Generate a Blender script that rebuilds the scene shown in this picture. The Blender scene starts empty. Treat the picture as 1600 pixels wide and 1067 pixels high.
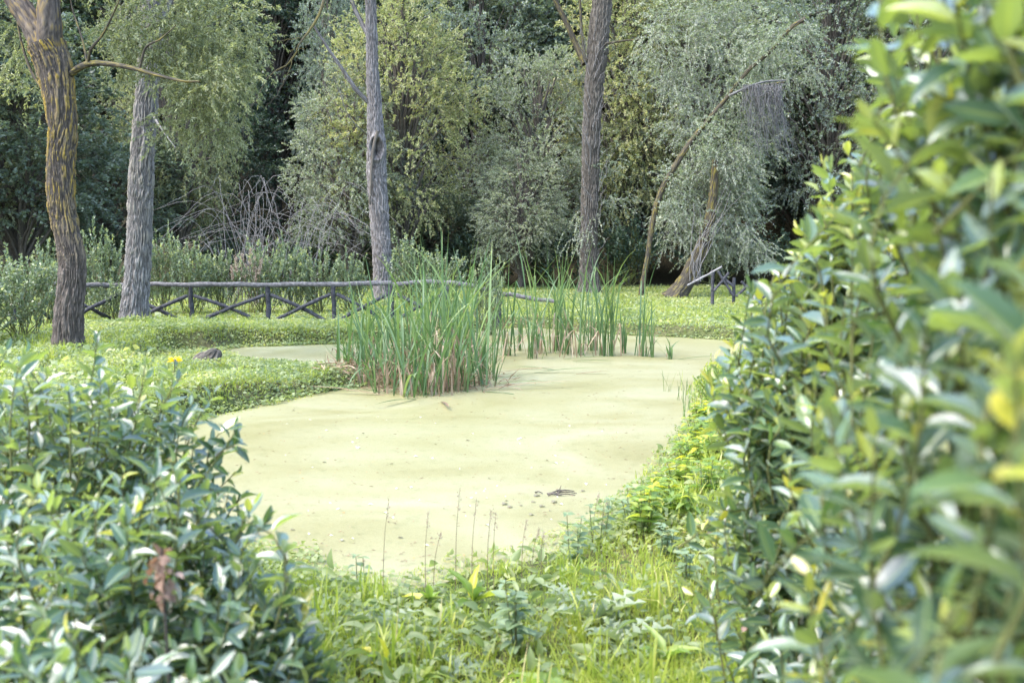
import bpy, math
import numpy as np
from mathutils import Vector, Matrix

C = bpy.data.collections.new("pond_clearing")
S = bpy.context.scene
S.collection.children.link(C)
R = math.radians
rng = np.random.default_rng(11)

# ------------------------------------------------------------------ camera, sky, sun, exposure
F = 1555.0                      # focal length in photograph pixels (1600 wide)
PITCH = math.atan((533.5 - 380.0) / F)
CAMZ = 2.0
cam = bpy.data.objects.new("camera", bpy.data.cameras.new("camera"))
C.objects.link(cam)
cam.location = (0, 0, CAMZ)
cam.rotation_euler = (R(90) - PITCH, 0, 0)
cam.data.sensor_width = 36.0
cam.data.lens = F / 1600 * 36.0
cam.data.clip_end = 2000
cam.data.clip_start = 0.05
cam.data.dof.use_dof = True
cam.data.dof.focus_distance = 17.0
cam.data.dof.aperture_fstop = 2.8
S.camera = cam

SUN_EL, SUN_AZ = R(57), R(245)      # azimuth from +Y towards +X; soft light over the photographer's left shoulder
w = bpy.data.worlds.new("World"); S.world = w; w.use_nodes = True
nt = w.node_tree; nt.nodes.clear()
sky = nt.nodes.new("ShaderNodeTexSky"); sky.sky_type = 'NISHITA'; sky.sun_disc = False
sky.sun_elevation = SUN_EL; sky.sun_rotation = SUN_AZ
sky.air_density = 1.0; sky.dust_density = 2.0; sky.ozone_density = 1.0
bg = nt.nodes.new("ShaderNodeBackground"); bg.inputs[1].default_value = 0.15
wo = nt.nodes.new("ShaderNodeOutputWorld")
nt.links.new(sky.outputs[0], bg.inputs[0]); nt.links.new(bg.outputs[0], wo.inputs[0])

sl = bpy.data.lights.new("sun", 'SUN'); sl.energy = 0.55; sl.angle = R(30); sl.color = (1.0, 0.98, 0.95)
so = bpy.data.objects.new("sun", sl); C.objects.link(so)
sd = Vector((math.sin(SUN_AZ) * math.cos(SUN_EL), math.cos(SUN_AZ) * math.cos(SUN_EL), math.sin(SUN_EL)))
so.rotation_euler = sd.to_track_quat('Z', 'Y').to_euler(); so.location = sd * 60

S.view_settings.view_transform = 'Standard'; S.view_settings.look = 'None'
S.view_settings.gamma = 1.0; S.view_settings.use_curve_mapping = False
S.view_settings.exposure = 2.92
S.render.engine = 'CYCLES'
S.cycles.max_bounces = 8; S.cycles.diffuse_bounces = 4; S.cycles.glossy_bounces = 2
S.cycles.transmission_bounces = 4; S.cycles.transparent_max_bounces = 4
S.cycles.use_denoising = True
S.cycles.sample_clamp_indirect = 6.0

# ------------------------------------------------------------------ small maths helpers
cp, sp = math.cos(PITCH), math.sin(PITCH)
def ray(px, py):
    u = (px - 800.0) / F; v = (533.5 - py) / F
    return np.array([u, cp + v * sp, -sp + v * cp])
def on_z(px, py, z=0.0):
    d = ray(px, py); t = (z - CAMZ) / d[2]
    return np.array([d[0] * t, d[1] * t, z])
def at(px, py, Y):
    d = ray(px, py); t = Y / d[1]
    return np.array([d[0] * t, Y, CAMZ + d[2] * t])
def nrm(a):
    return a / np.maximum(np.linalg.norm(a, axis=-1, keepdims=True), 1e-9)
def smooth(a, b, x):
    t = np.clip((x - a) / (b - a), 0, 1); return t * t * (3 - 2 * t)
def _hash(i, j, k):
    n = (i * 374761393 + j * 668265263 + k * 1274126177).astype(np.int64)
    n = (n ^ (n >> 13)) * 1274126177
    n = n & 0x7fffffff
    n = (n ^ (n >> 16)) & 0xffff
    return n / 65535.0
def vnoise(x, y, z=None):
    x = np.asarray(x, float); y = np.asarray(y, float)
    z = np.zeros_like(x) if z is None else np.asarray(z, float)
    i, j, k = np.floor(x), np.floor(y), np.floor(z)
    f, g, h = x - i, y - j, z - k
    f, g, h = f * f * (3 - 2 * f), g * g * (3 - 2 * g), h * h * (3 - 2 * h)
    i, j, k = i.astype(np.int64), j.astype(np.int64), k.astype(np.int64)
    def L(a, b, t): return a + (b - a) * t
    return L(L(L(_hash(i, j, k), _hash(i + 1, j, k), f), L(_hash(i, j + 1, k), _hash(i + 1, j + 1, k), f), g),
             L(L(_hash(i, j, k + 1), _hash(i + 1, j, k + 1), f), L(_hash(i, j + 1, k + 1), _hash(i + 1, j + 1, k + 1), f), g), h)
def unit_rand(n):
    return nrm(rng.normal(size=(n, 3)))

# ------------------------------------------------------------------ the pond outline and terrain
WZ = -0.30
outline_px = [(470, 868), (530, 897), (590, 905), (640, 903), (720, 876), (800, 862), (880, 840), (950, 806), (1000, 765), (1040, 715),
              (1064, 690), (1085, 662), (1098, 636), (1084, 615), (1098, 598), (1140, 574), (1215, 556), (1215, 545),
              (1150, 534), (1090, 529), (1030, 526), (960, 523), (900, 518), (840, 513), (780, 514), (700, 526), (620, 534),
              (545, 537), (450, 540), (352, 545), (366, 560), (440, 566), (520, 574), (566, 584), (582, 598), (560, 606), (520, 612),
              (440, 627), (370, 643), (310, 657), (250, 690), (235, 740), (280, 800), (370, 845)]
POND = np.array([on_z(a, b, WZ)[:2] for a, b in outline_px])
def refine(P, n=5):          # gentle smoothing of the closed outline (Catmull-Rom)
    out = []
    m = len(P)
    for i in range(m):
        a, b, c, d = P[i - 1], P[i], P[(i + 1) % m], P[(i + 2) % m]
        for t in np.arange(n) / n:
            out.append(0.5 * (2 * b + (c - a) * t + (2 * a - 5 * b + 4 * c - d) * t * t + (3 * b - a - 3 * c + d) * t ** 3))
    return np.array(out)
PONDR = refine(POND, 3)
def sdf(x, y):
    """signed distance to the pond outline, negative inside"""
    x = np.asarray(x, float).ravel(); y = np.asarray(y, float).ravel()
    out = np.empty(len(x))
    A = PONDR; B = np.roll(PONDR, -1, axis=0); E = B - A; L2 = (E ** 2).sum(1)
    for s in range(0, len(x), 20000):
        p = np.stack([x[s:s + 20000], y[s:s + 20000]], 1)
        d = p[:, None] - A[None]
        t = np.clip((d * E).sum(2) / L2, 0, 1)
        q = d - E[None] * t[..., None]
        dist = np.sqrt((q ** 2).sum(2)).min(1)
        c = ((A[None, :, 1] > p[:, None, 1]) != (B[None, :, 1] > p[:, None, 1]))
        xi = A[None, :, 0] + (p[:, None, 1] - A[None, :, 1]) * E[None, :, 0] / np.where(E[None, :, 1] == 0, 1e-9, E[None, :, 1])
        inside = (c & (p[:, None, 0] < xi)).sum(1) % 2 == 1
        out[s:s + 20000] = np.where(inside, -dist, dist)
    return out
def height(x, y):
    x = np.asarray(x, float); shp = x.shape
    x = x.ravel(); y = np.broadcast_to(np.asarray(y, float), shp).ravel()
    d = sdf(x, y)
    base = 0.10 * (vnoise(x * 0.35 + 9, y * 0.35) - 0.5) + 0.13 * (vnoise(x * 1.1, y * 1.1 + 4) - 0.5) + 0.025 * (vnoise(x * 4, y * 4) - 0.5)
    # the left bank is humped, with a knoll in front of the second trunk
    base = base * (1 - smooth(23.5, 25.0, y)) - 0.06 * smooth(23.5, 25.0, y)
    base += 0.14 * np.exp(-(((x + 8.0) / 2.2) ** 2 + ((y - 21.8) / 1.8) ** 2)) - 0.17 * np.exp(-(((x + 4.4) / 2.4) ** 2 + ((y - 17.0) / 2.6) ** 2) ** 2)
    base -= 0.12 * smooth(0, 1.5, 9.0 - y) * smooth(0, 1, 1.2 - np.abs(x + 0.3)) * smooth(3.0, 0.5, d)
    tongue = smooth(16.6, 18.2, y) * smooth(21.6, 21.0, y) * smooth(-8.0, -6.2, x) * smooth(0, -1.5, x)
    edge = np.where(d > 0, smooth(-0.05, 0.55 + 0.5 * smooth(11, 7, y) + 6.0 * tongue, d), 0)
    z = WZ - 0.03 + (base - WZ + 0.03) * edge
    z = np.where(d <= 0, WZ - 0.03 - 0.6 * smooth(0, 1.2, -d), z)
    hill = smooth(50, 66, y) * (y - 50) * 0.62 + smooth(18, 40, np.abs(x)) * (np.abs(x) - 18) * 0.25 * smooth(0, 12, y)
    z = z + np.minimum(np.maximum(hill, 0), 60)
    return z.reshape(shp)

# ------------------------------------------------------------------ mesh helpers
def mesh_np(name, V, faces, attrs=None, mats=None, smooth_=True, midx=None):
    """faces: list of integer arrays (n,3) / (n,4)"""
    me = bpy.data.meshes.new(name)
    V = np.ascontiguousarray(V, np.float32)
    me.vertices.add(len(V)); me.vertices.foreach_set("co", V.ravel())
    fl = [f for f in faces if len(f)]
    loops = np.concatenate([f.ravel() for f in fl]).astype(np.int32)
    tot = np.concatenate([np.full(len(f), f.shape[1], np.int32) for f in fl])
    st = np.concatenate([[0], np.cumsum(tot)[:-1]]).astype(np.int32)
    me.loops.add(len(loops)); me.loops.foreach_set("vertex_index", loops)
    me.polygons.add(len(tot)); me.polygons.foreach_set("loop_start", st); me.polygons.foreach_set("loop_total", tot)
    if midx is not None: me.polygons.foreach_set("material_index", midx.astype(np.int32))
    me.update(calc_edges=True)
    if smooth_: me.polygons.foreach_set("use_smooth", np.ones(len(tot), bool))
    for k, a in (attrs or {}).items():
        a = np.ascontiguousarray(a, np.float32)
        if a.ndim == 1:
            t = me.attributes.new(k, 'FLOAT', 'POINT'); t.data.foreach_set("value", a)
        else:
            t = me.attributes.new(k, 'FLOAT_VECTOR', 'POINT'); t.data.foreach_set("vector", a.ravel())
    for m in (mats or []): me.materials.append(m)
    return me
class MB:
    """collects geometry for ONE mesh"""
    def __init__(s): s.V = []; s.Q = []; s.T = []; s.n = 0; s.at = {}
    def add(s, V, Q=None, T=None, **at):
        V = np.asarray(V, float).reshape(-1, 3)
        if Q is not None and len(Q): s.Q.append(np.asarray(Q) + s.n)
        if T is not None and len(T): s.T.append(np.asarray(T) + s.n)
        s.V.append(V)
        for k in set(s.at) | set(at):
            if k not in s.at: s.at[k] = []
        for k in s.at:
            while sum(len(q) for q in s.at[k]) < s.n:
                s.at[k].append(np.zeros((s.n - sum(len(q) for q in s.at[k]),)))
            s.at[k].append(np.asarray(at[k], float) if k in at else np.zeros(len(V)))
        s.n += len(V)
    def mesh(s, name, mat, smooth_=True):
        faces = []
        if s.Q: faces.append(np.concatenate(s.Q))
        if s.T: faces.append(np.concatenate(s.T))
        return mesh_np(name, np.concatenate(s.V), faces, {k: np.concatenate(v) for k, v in s.at.items()}, [mat], smooth_)
def obj(name, me, parent=None, loc=None):
    o = bpy.data.objects.new(name, me); C.objects.link(o)
    if parent is not None: o.parent = parent
    if loc is not None: o.location = loc
    return o
def tag(o, label=None, cat=None, group=None, kind=None):
    if label: o["label"] = label
    if cat: o["category"] = cat
    if group: o["group"] = group
    if kind: o["kind"] = kind
    return o
def thing(name, label, cat, loc=(0, 0, 0), rz=0.0, group=None):
    o = bpy.data.objects.new(name, None); C.objects.link(o)
    o.empty_display_size = 0.2
    o.location = [float(v) for v in loc]; o.rotation_euler = (0, 0, rz)
    return tag(o, label, cat, group)
def dup(root, loc, rz=0.0, label=None, group=None, scale=1.0):
    r = root.copy(); C.objects.link(r)
    r.location = [float(v) for v in loc]; r.rotation_euler = (0, 0, rz)
    r.scale = (scale,) * 3 if np.isscalar(scale) else scale
    if label: r["label"] = label
    if group: r["group"] = group
    for ch in list(root.children):
        c = ch.copy(); C.objects.link(c); c.parent = r
        for g in list(ch.children):
            d = g.copy(); C.objects.link(d); d.parent = c
    return r

def tubes(P, Rr, k=5, cap=False):
    """P (M,n,3), Rr (M,n) -> V, Q"""
    M, n, _ = P.shape
    T = np.empty_like(P); T[:, 1:-1] = P[:, 2:] - P[:, :-2]; T[:, 0] = P[:, 1] - P[:, 0]; T[:, -1] = P[:, -1] - P[:, -2]
    T = nrm(T)
    ref = np.where(np.abs(T[:, :1, 2:3]) > 0.8, np.array([1.0, 0, 0]), np.array([0, 0, 1.0]))
    ref = np.broadcast_to(ref, P.shape)
    A = nrm(np.cross(T, ref)); B = np.cross(T, A)
    th = np.arange(k) / k * 2 * np.pi
    V = P[:, :, None] + Rr[:, :, None, None] * (A[:, :, None] * np.cos(th)[None, None, :, None] + B[:, :, None] * np.sin(th)[None, None, :, None])
    idx = np.arange(M * n * k).reshape(M, n, k)
    q = np.stack([idx[:, :-1], np.roll(idx, -1, 2)[:, :-1], np.roll(idx, -1, 2)[:, 1:], idx[:, 1:]], -1).reshape(-1, 4)
    return V.reshape(-1, 3), q
def curve_pts(pts, n):
    """resample a polyline smoothly (Catmull-Rom), (n,3+) from (m,3+)"""
    pts = np.asarray(pts, float); m = len(pts)
    pp = np.vstack([2 * pts[0] - pts[1], pts, 2 * pts[-1] - pts[-2]])
    u = np.linspace(0, m - 1 - 1e-6, n); i = u.astype(int); t = (u - i)[:, None]
    a, b, c, d = pp[i], pp[i + 1], pp[i + 2], pp[i + 3]
    return 0.5 * (2 * b + (c - a) * t + (2 * a - 5 * b + 4 * c - d) * t * t + (3 * b - a - 3 * c + d) * t ** 3)

# leaf templates: x across (-.5..5), y along (0..1), z out of the blade
def leaf_template(nu, nv, prof, fold=0.12, curl=0.15, wave=0.0, stalk=0.06):
    v = np.linspace(0, 1, nv + 1); u = np.linspace(-1, 1, nu + 1)
    Y, U = np.meshgrid(v, u, indexing='ij')
    wd = prof(np.clip(Y, 0, 1)) * 0.5
    X = U * wd
    Z = fold * np.abs(U) * wd * 2 - curl * Y ** 2 + wave * np.sin(Y * 17 + 1.3 * np.sign(U)) * np.abs(U) ** 2
    Yp = stalk + (1 - stalk) * Y
    V = np.stack([X, Yp, Z], -1).reshape(-1, 3)
    idx = np.arange((nv + 1) * (nu + 1)).reshape(nv + 1, nu + 1)
    Q = np.stack([idx[:-1, :-1], idx[:-1, 1:], idx[1:, 1:], idx[1:, :-1]], -1).reshape(-1, 4)
    return V, Q, np.abs(U).ravel(), Y.ravel()
p_laurel = lambda y: np.sin(np.pi * np.clip(y, 0, 1) ** 0.9) ** 0.8 * (1 - 0.1 * y) + 0.02
p_ovate = lambda y: np.sin(np.pi * np.clip(y, 0, 1) ** 0.62) ** 0.9 + 0.015
p_jag = lambda y: (np.sin(np.pi * y ** 0.8) ** 0.7) * (0.62 + 0.38 * np.cos(y * 34)) + 0.03
def diamond():
    V = np.array([[0, 0, 0], [0.5, 0.42, 0.05], [0, 1, -0.05], [-0.5, 0.42, 0.05]], float)
    return V, np.array([[0, 1, 2, 3]]), np.array([0, 1, 0, 1.0]), np.array([0, .45, 1, .45])
DIA = diamond()
def place(tpl, pos, dirn, up, length, width, rnd):
    """instances of a leaf template; returns V, Q, attributes"""
    V, Q, U, Yv = tpl
    d = nrm(dirn); s = nrm(np.cross(d, up)); n = np.cross(s, d)
    W = pos[:, None] + s[:, None] * (V[None, :, 0:1] * width[:, None, None]) + d[:, None] * (V[None, :, 1:2] * length[:, None, None]) \
        + n[:, None] * (V[None, :, 2:3] * length[:, None, None])
    M, N = len(pos), len(V)
    q = (Q[None] + (np.arange(M) * N)[:, None, None]).reshape(-1, 4)
    return W.reshape(-1, 3), q, dict(rnd=np.repeat(rnd, N), mid=np.tile(U, M), along=np.tile(Yv, M))

# ------------------------------------------------------------------ materials
def mat(name):
    m = bpy.data.materials.new(name); m.use_nodes = True
    n = m.node_tree.nodes; n.clear()
    return m, n, m.node_tree.links
def ramp(n, stops):
    r = n.new("ShaderNodeValToRGB"); e = r.color_ramp.elements
    while len(e) < len(stops): e.new(0.5)
    for k, (p, c) in enumerate(stops): e[k].position = p; e[k].color = (*c, 1)
    return r
def attr(n, name):
    a = n.new("ShaderNodeAttribute"); a.attribute_name = name; return a
def leaf_mat(name, stops, rough=0.42, spec=0.45, trans=0.35, tint=(1.1, 1.15, 0.6), rib=0.0, under=0.0, bump=0.0, coat=0.0):
    """stops: colours along the per-leaf attribute 'rnd'"""
    m, n, l = mat(name)
    a = attr(n, "rnd"); r = ramp(n, stops); l.new(a.outputs["Fac"], r.inputs[0])
    col = r.outputs[0]
    if rib > 0:
        mid = attr(n, "mid"); mr = n.new("ShaderNodeMapRange"); mr.inputs[1].default_value = 0.0; mr.inputs[2].default_value = 0.16
        mr.inputs[3].default_value = rib; mr.inputs[4].default_value = 0; l.new(mid.outputs["Fac"], mr.inputs[0])
        mx = n.new("ShaderNodeMix"); mx.data_type = 'RGBA'; l.new(mr.outputs[0], mx.inputs[0]); l.new(col, mx.inputs[6])
        mx.inputs[7].default_value = (0.30, 0.36, 0.10, 1); col = mx.outputs[2]
    if under > 0:
        g = n.new("ShaderNodeNewGeometry"); mu = n.new("ShaderNodeMath"); mu.operation = 'MULTIPLY'; mu.inputs[1].default_value = under
        l.new(g.outputs["Backfacing"], mu.inputs[0])
        mx = n.new("ShaderNodeMix"); mx.data_type = 'RGBA'; l.new(mu.outputs[0], mx.inputs[0]); l.new(col, mx.inputs[6])
        mx.inputs[7].default_value = (0.22, 0.27, 0.13, 1); col = mx.outputs[2]
    p = n.new("ShaderNodeBsdfPrincipled"); l.new(col, p.inputs["Base Color"]); p.inputs["Roughness"].default_value = rough
    p.inputs["Specular IOR Level"].default_value = spec
    if bump > 0:
        tc = n.new("ShaderNodeNewGeometry"); no = n.new("ShaderNodeTexNoise"); no.inputs["Scale"].default_value = 90; no.inputs["Detail"].default_value = 2
        l.new(tc.outputs["Position"], no.inputs["Vector"])
        b = n.new("ShaderNodeBump"); b.inputs["Strength"].default_value = bump; b.inputs["Distance"].default_value = 0.004
        l.new(no.outputs[0], b.inputs["Height"]); l.new(b.outputs[0], p.inputs["Normal"])
    if coat > 0:
        p.inputs["Coat Weight"].default_value = coat; p.inputs["Coat Roughness"].default_value = 0.3
        p.inputs["Sheen Weight"].default_value = coat * 0.30; p.inputs["Sheen Roughness"].default_value = 0.4; p.inputs["Sheen Tint"].default_value = (0.9, 0.96, 1.0, 1)
    tm = n.new("ShaderNodeMix"); tm.data_type = 'RGBA'; tm.blend_type = 'MULTIPLY'; tm.inputs[0].default_value = 1
    l.new(col, tm.inputs[6]); tm.inputs[7].default_value = (*[c * 1.6 for c in tint], 1)
    t = n.new("ShaderNodeBsdfTranslucent"); l.new(tm.outputs[2], t.inputs[0])
    ms = n.new("ShaderNodeMixShader"); ms.inputs[0].default_value = trans
    l.new(p.outputs[0], ms.inputs[1]); l.new(t.outputs[0], ms.inputs[2])
    o = n.new("ShaderNodeOutputMaterial"); l.new(ms.outputs[0], o.inputs[0])
    return m
def simple_mat(name, c1, c2, scale=8.0, rough=0.8, bump=0.3, stretch=(1, 1, 1), spec=0.25):
    m, n, l = mat(name)
    tc = n.new("ShaderNodeTexCoord"); mp = n.new("ShaderNodeMapping"); mp.inputs["Scale"].default_value = stretch
    l.new(tc.outputs["Object"], mp.inputs[0])
    no = n.new("ShaderNodeTexNoise"); no.inputs["Scale"].default_value = scale; no.inputs["Detail"].default_value = 5; l.new(mp.outputs[0], no.inputs["Vector"])
    r = ramp(n, [(0.3, c1), (0.7, c2)]); l.new(no.outputs[0], r.inputs[0])
    p = n.new("ShaderNodeBsdfPrincipled"); l.new(r.outputs[0], p.inputs["Base Color"]); p.inputs["Roughness"].default_value = rough
    p.inputs["Specular IOR Level"].default_value = spec
    b = n.new("ShaderNodeBump"); b.inputs["Strength"].default_value = bump; b.inputs["Distance"].default_value = 0.02
    l.new(no.outputs[0], b.inputs["Height"]); l.new(b.outputs[0], p.inputs["Normal"])
    o = n.new("ShaderNodeOutputMaterial"); l.new(p.outputs[0], o.inputs[0])
    return m
def bark_mat(name, c_lo, c_hi, lichen=None, lichen_lo=99.0, lichen_hi=100.0, amount=0.6):
    """'bark' attribute = position unrolled along the stem, so furrows follow its bends; lichen grows on the ridges above a height"""
    m, n, l = mat(name)
    a = attr(n, "bark")
    mp = n.new("ShaderNodeMapping"); mp.inputs["Scale"].default_value = (1, 1, 0.16); l.new(a.outputs["Vector"], mp.inputs[0])
    no = n.new("ShaderNodeTexNoise"); no.inputs["Scale"].default_value = 26; no.inputs["Detail"].default_value = 6; no.inputs["Roughness"].default_value = 0.65
    l.new(mp.outputs[0], no.inputs["Vector"])
    n2 = n.new("ShaderNodeTexNoise"); n2.inputs["Scale"].default_value = 3.0; n2.inputs["Detail"].default_value = 4; l.new(a.outputs["Vector"], n2.inputs["Vector"])
    r = ramp(n, [(0.30, c_lo), (0.72, c_hi)])
    rid = attr(n, "ridge"); av = n.new("ShaderNodeMix"); av.data_type = 'FLOAT'; av.inputs[0].default_value = 0.28
    l.new(no.outputs[0], av.inputs[2]); l.new(rid.outputs["Fac"], av.inputs[3]); l.new(av.outputs[0], r.inputs[0])
    col = r.outputs[0]
    if lichen:
        sx = n.new("ShaderNodeSeparateXYZ"); l.new(a.outputs["Vector"], sx.inputs[0])
        hr = n.new("ShaderNodeMapRange"); l.new(sx.outputs[2], hr.inputs[0]); hr.inputs[1].default_value = lichen_lo; hr.inputs[2].default_value = lichen_hi
        m1 = n.new("ShaderNodeMapRange"); l.new(n2.outputs[0], m1.inputs[0]); m1.inputs[1].default_value = 0.28; m1.inputs[2].default_value = 0.56
        m2 = n.new("ShaderNodeMapRange"); l.new(rid.outputs["Fac"], m2.inputs[0]); m2.inputs[1].default_value = 0.30; m2.inputs[2].default_value = 0.75
        x1 = n.new("ShaderNodeMath"); x1.operation = 'MULTIPLY'; l.new(hr.outputs[0], x1.inputs[0]); l.new(m1.outputs[0], x1.inputs[1])
        x2 = n.new("ShaderNodeMath"); x2.operation = 'MULTIPLY'; l.new(x1.outputs[0], x2.inputs[0]); l.new(m2.outputs[0], x2.inputs[1])
        x3 = n.new("ShaderNodeMath"); x3.operation = 'MULTIPLY'; l.new(x2.outputs[0], x3.inputs[0]); x3.inputs[1].default_value = amount
        mx = n.new("ShaderNodeMix"); mx.data_type = 'RGBA'; l.new(x3.outputs[0], mx.inputs[0]); l.new(col, mx.inputs[6])
        lr = ramp(n, [(0.35, lichen[0]), (0.65, lichen[1])]); l.new(no.outputs[0], lr.inputs[0]); l.new(lr.outputs[0], mx.inputs[7]); col = mx.outputs[2]
    p = n.new("ShaderNodeBsdfPrincipled"); l.new(col, p.inputs["Base Color"]); p.inputs["Roughness"].default_value = 0.85
    p.inputs["Specular IOR Level"].default_value = 0.2
    b = n.new("ShaderNodeBump"); b.inputs["Strength"].default_value = 0.9; b.inputs["Distance"].default_value = 0.02
    l.new(no.outputs[0], b.inputs["Height"]); l.new(b.outputs[0], p.inputs["Normal"])
    o = n.new("ShaderNodeOutputMaterial"); l.new(p.outputs[0], o.inputs[0])
    return m

M = {}
M['bark_mossy'] = bark_mat("bark_lichen", (0.035, 0.028, 0.022), (0.15, 0.122, 0.10), ((0.15, 0.10, 0.016), (0.32, 0.22, 0.032)), 1.7, 3.0, 0.9)
M['bark_mossy_limb'] = bark_mat("bark_lichen_limb", (0.035, 0.028, 0.022), (0.15, 0.122, 0.10), ((0.10, 0.062, 0.010), (0.22, 0.145, 0.02)), -1.0, 0.0, 0.8)
M['bark_grey'] = bark_mat("bark_grey", (0.065, 0.058, 0.053), (0.25, 0.235, 0.22), ((0.16, 0.12, 0.03), (0.25, 0.2, 0.05)), 1.0, 2.5, 0.22)
M['bark_pale'] = bark_mat("bark_grey_pale", (0.065, 0.057, 0.052), (0.25, 0.23, 0.215))
M['bark_dark'] = bark_mat("bark_dark", (0.04, 0.034, 0.027), (0.15, 0.13, 0.105))
M['bark_moss'] = bark_mat("bark_moss", (0.03, 0.026, 0.02), (0.10, 0.085, 0.06), ((0.09, 0.075, 0.012), (0.20, 0.16, 0.03)), -1.0, 0.1, 0.9)
M['twig'] = simple_mat("twig_grey", (0.10, 0.09, 0.085), (0.26, 0.245, 0.23), 20, 0.9, 0.2)
M['twig_dead'] = simple_mat("twig_dead", (0.06, 0.058, 0.055), (0.15, 0.145, 0.14), 20, 0.9, 0.2)
M['twig_green'] = simple_mat("twig_green", (0.06, 0.07, 0.02), (0.12, 0.12, 0.04), 20, 0.7, 0.1)
M['wood_fence'] = simple_mat("weathered_pole", (0.018, 0.018, 0.021), (0.075, 0.074, 0.08), 14, 0.85, 0.6, (1, 1, 1))
M['wood_rail'] = simple_mat("weathered_rail", (0.06, 0.056, 0.055), (0.17, 0.16, 0.155), 14, 0.85, 0.6)
M['willow_pale'] = leaf_mat("willow_leaf_pale", [(0, (0.16, 0.165, 0.085)), (0.45, (0.30, 0.295, 0.16)), (0.8, (0.42, 0.39, 0.17)), (1, (0.50, 0.43, 0.14))], 0.5, 0.35, 0.32, under=0.6)
M['willow_grey'] = leaf_mat("willow_leaf_grey", [(0, (0.13, 0.15, 0.12)), (0.5, (0.24, 0.26, 0.205)), (0.85, (0.36, 0.37, 0.29)), (1, (0.40, 0.38, 0.22))], 0.48, 0.4, 0.28, under=0.6)
M['willow_blue'] = leaf_mat("willow_leaf_blue", [(0, (0.085, 0.11, 0.10)), (0.6, (0.16, 0.195, 0.17)), (1, (0.27, 0.295, 0.235))], 0.45, 0.45, 0.28, under=0.5)
M['olive'] = leaf_mat("leaf_olive", [(0, (0.10, 0.12, 0.06)), (0.5, (0.20, 0.22, 0.13)), (0.85, (0.33, 0.335, 0.18)), (1, (0.40, 0.37, 0.16))], 0.45, 0.4, 0.38)
M['mid'] = leaf_mat("leaf_mid", [(0, (0.055, 0.08, 0.058)), (0.6, (0.12, 0.155, 0.11)), (1, (0.24, 0.275, 0.19))], 0.42, 0.45, 0.3)
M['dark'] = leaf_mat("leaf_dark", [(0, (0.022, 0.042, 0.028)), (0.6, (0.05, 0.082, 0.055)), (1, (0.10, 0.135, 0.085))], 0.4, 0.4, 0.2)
M['shrub'] = leaf_mat("leaf_shrub", [(0, (0.08, 0.115, 0.07)), (0.6, (0.16, 0.20, 0.125)), (0.88, (0.26, 0.29, 0.16)), (1, (0.38, 0.38, 0.11))], 0.38, 0.5, 0.33)
M['laurel'] = leaf_mat("leaf_laurel", [(0, (0.032, 0.07, 0.034)), (0.5, (0.06, 0.116, 0.056)), (0.75, (0.105, 0.17, 0.064)), (0.88, (0.25, 0.28, 0.05)), (1, (0.48, 0.40, 0.035))], 0.33, 1.0, 0.33, tint=(1.4, 1.4, 0.36), rib=0.7, under=0.55, bump=0.12, coat=0.8)
M['cover'] = leaf_mat("leaf_ground_cover", [(0, (0.10, 0.14, 0.055)), (0.45, (0.19, 0.235, 0.10)), (0.8, (0.30, 0.325, 0.15)), (0.93, (0.38, 0.37, 0.14)), (1, (0.32, 0.25, 0.16))], 0.45, 0.4, 0.4)
M['grass'] = leaf_mat("grass_blade", [(0, (0.14, 0.20, 0.03)), (0.6, (0.28, 0.325, 0.055)), (0.9, (0.39, 0.39, 0.10)), (1, (0.45, 0.39, 0.21))], 0.45, 0.35, 0.42)
M['weed'] = leaf_mat("leaf_weed", [(0, (0.10, 0.17, 0.04)), (0.55, (0.19, 0.265, 0.06)), (0.8, (0.34, 0.36, 0.05)), (1, (0.55, 0.47, 0.04))], 0.4, 0.45, 0.42, rib=0.35)
M['nettle'] = leaf_mat("leaf_nettle", [(0, (0.12, 0.175, 0.085)), (1, (0.21, 0.27, 0.15))], 0.45, 0.45, 0.35, rib=0.3)
M['thistle'] = leaf_mat("leaf_thistle", [(0, (0.12, 0.16, 0.09)), (1, (0.24, 0.28, 0.18))], 0.5, 0.4, 0.3, rib=0.6)
M['reed'] = leaf_mat("cattail_blade", [(0, (0.045, 0.092, 0.034)), (0.6, (0.098, 0.16, 0.058)), (0.9, (0.18, 0.235, 0.075)), (1, (0.34, 0.33, 0.09))], 0.42, 0.45, 0.3)
M['reed_dead'] = leaf_mat("cattail_dead", [(0, (0.13, 0.09, 0.055)), (0.6, (0.27, 0.20, 0.13)), (1, (0.40, 0.33, 0.24))], 0.7, 0.2, 0.2, tint=(1, 0.85, 0.6))
M['dry'] = leaf_mat("leaf_dry", [(0, (0.12, 0.07, 0.045)), (0.6, (0.30, 0.20, 0.14)), (0.9, (0.40, 0.29, 0.22)), (1, (0.55, 0.27, 0.05))], 0.6, 0.3, 0.2, tint=(1.1, 0.8, 0.5))
M['floating'] = leaf_mat("leaf_floating", [(0, (0.15, 0.135, 0.08)), (0.13, (0.22, 0.19, 0.12)), (0.3, (0.75, 0.72, 0.62)), (1, (0.85, 0.84, 0.78))], 0.5, 0.4, 0.1)
M['yellow'] = leaf_mat("petal_yellow", [(0, (0.6, 0.48, 0.02)), (1, (0.75, 0.6, 0.03))], 0.5, 0.3, 0.4, tint=(1, 0.9, 0.4))
M['plume'] = leaf_mat("seed_plume", [(0, (0.26, 0.2, 0.15)), (1, (0.45, 0.38, 0.31))], 0.8, 0.1, 0.3, tint=(1, 0.9, 0.8))

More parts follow.
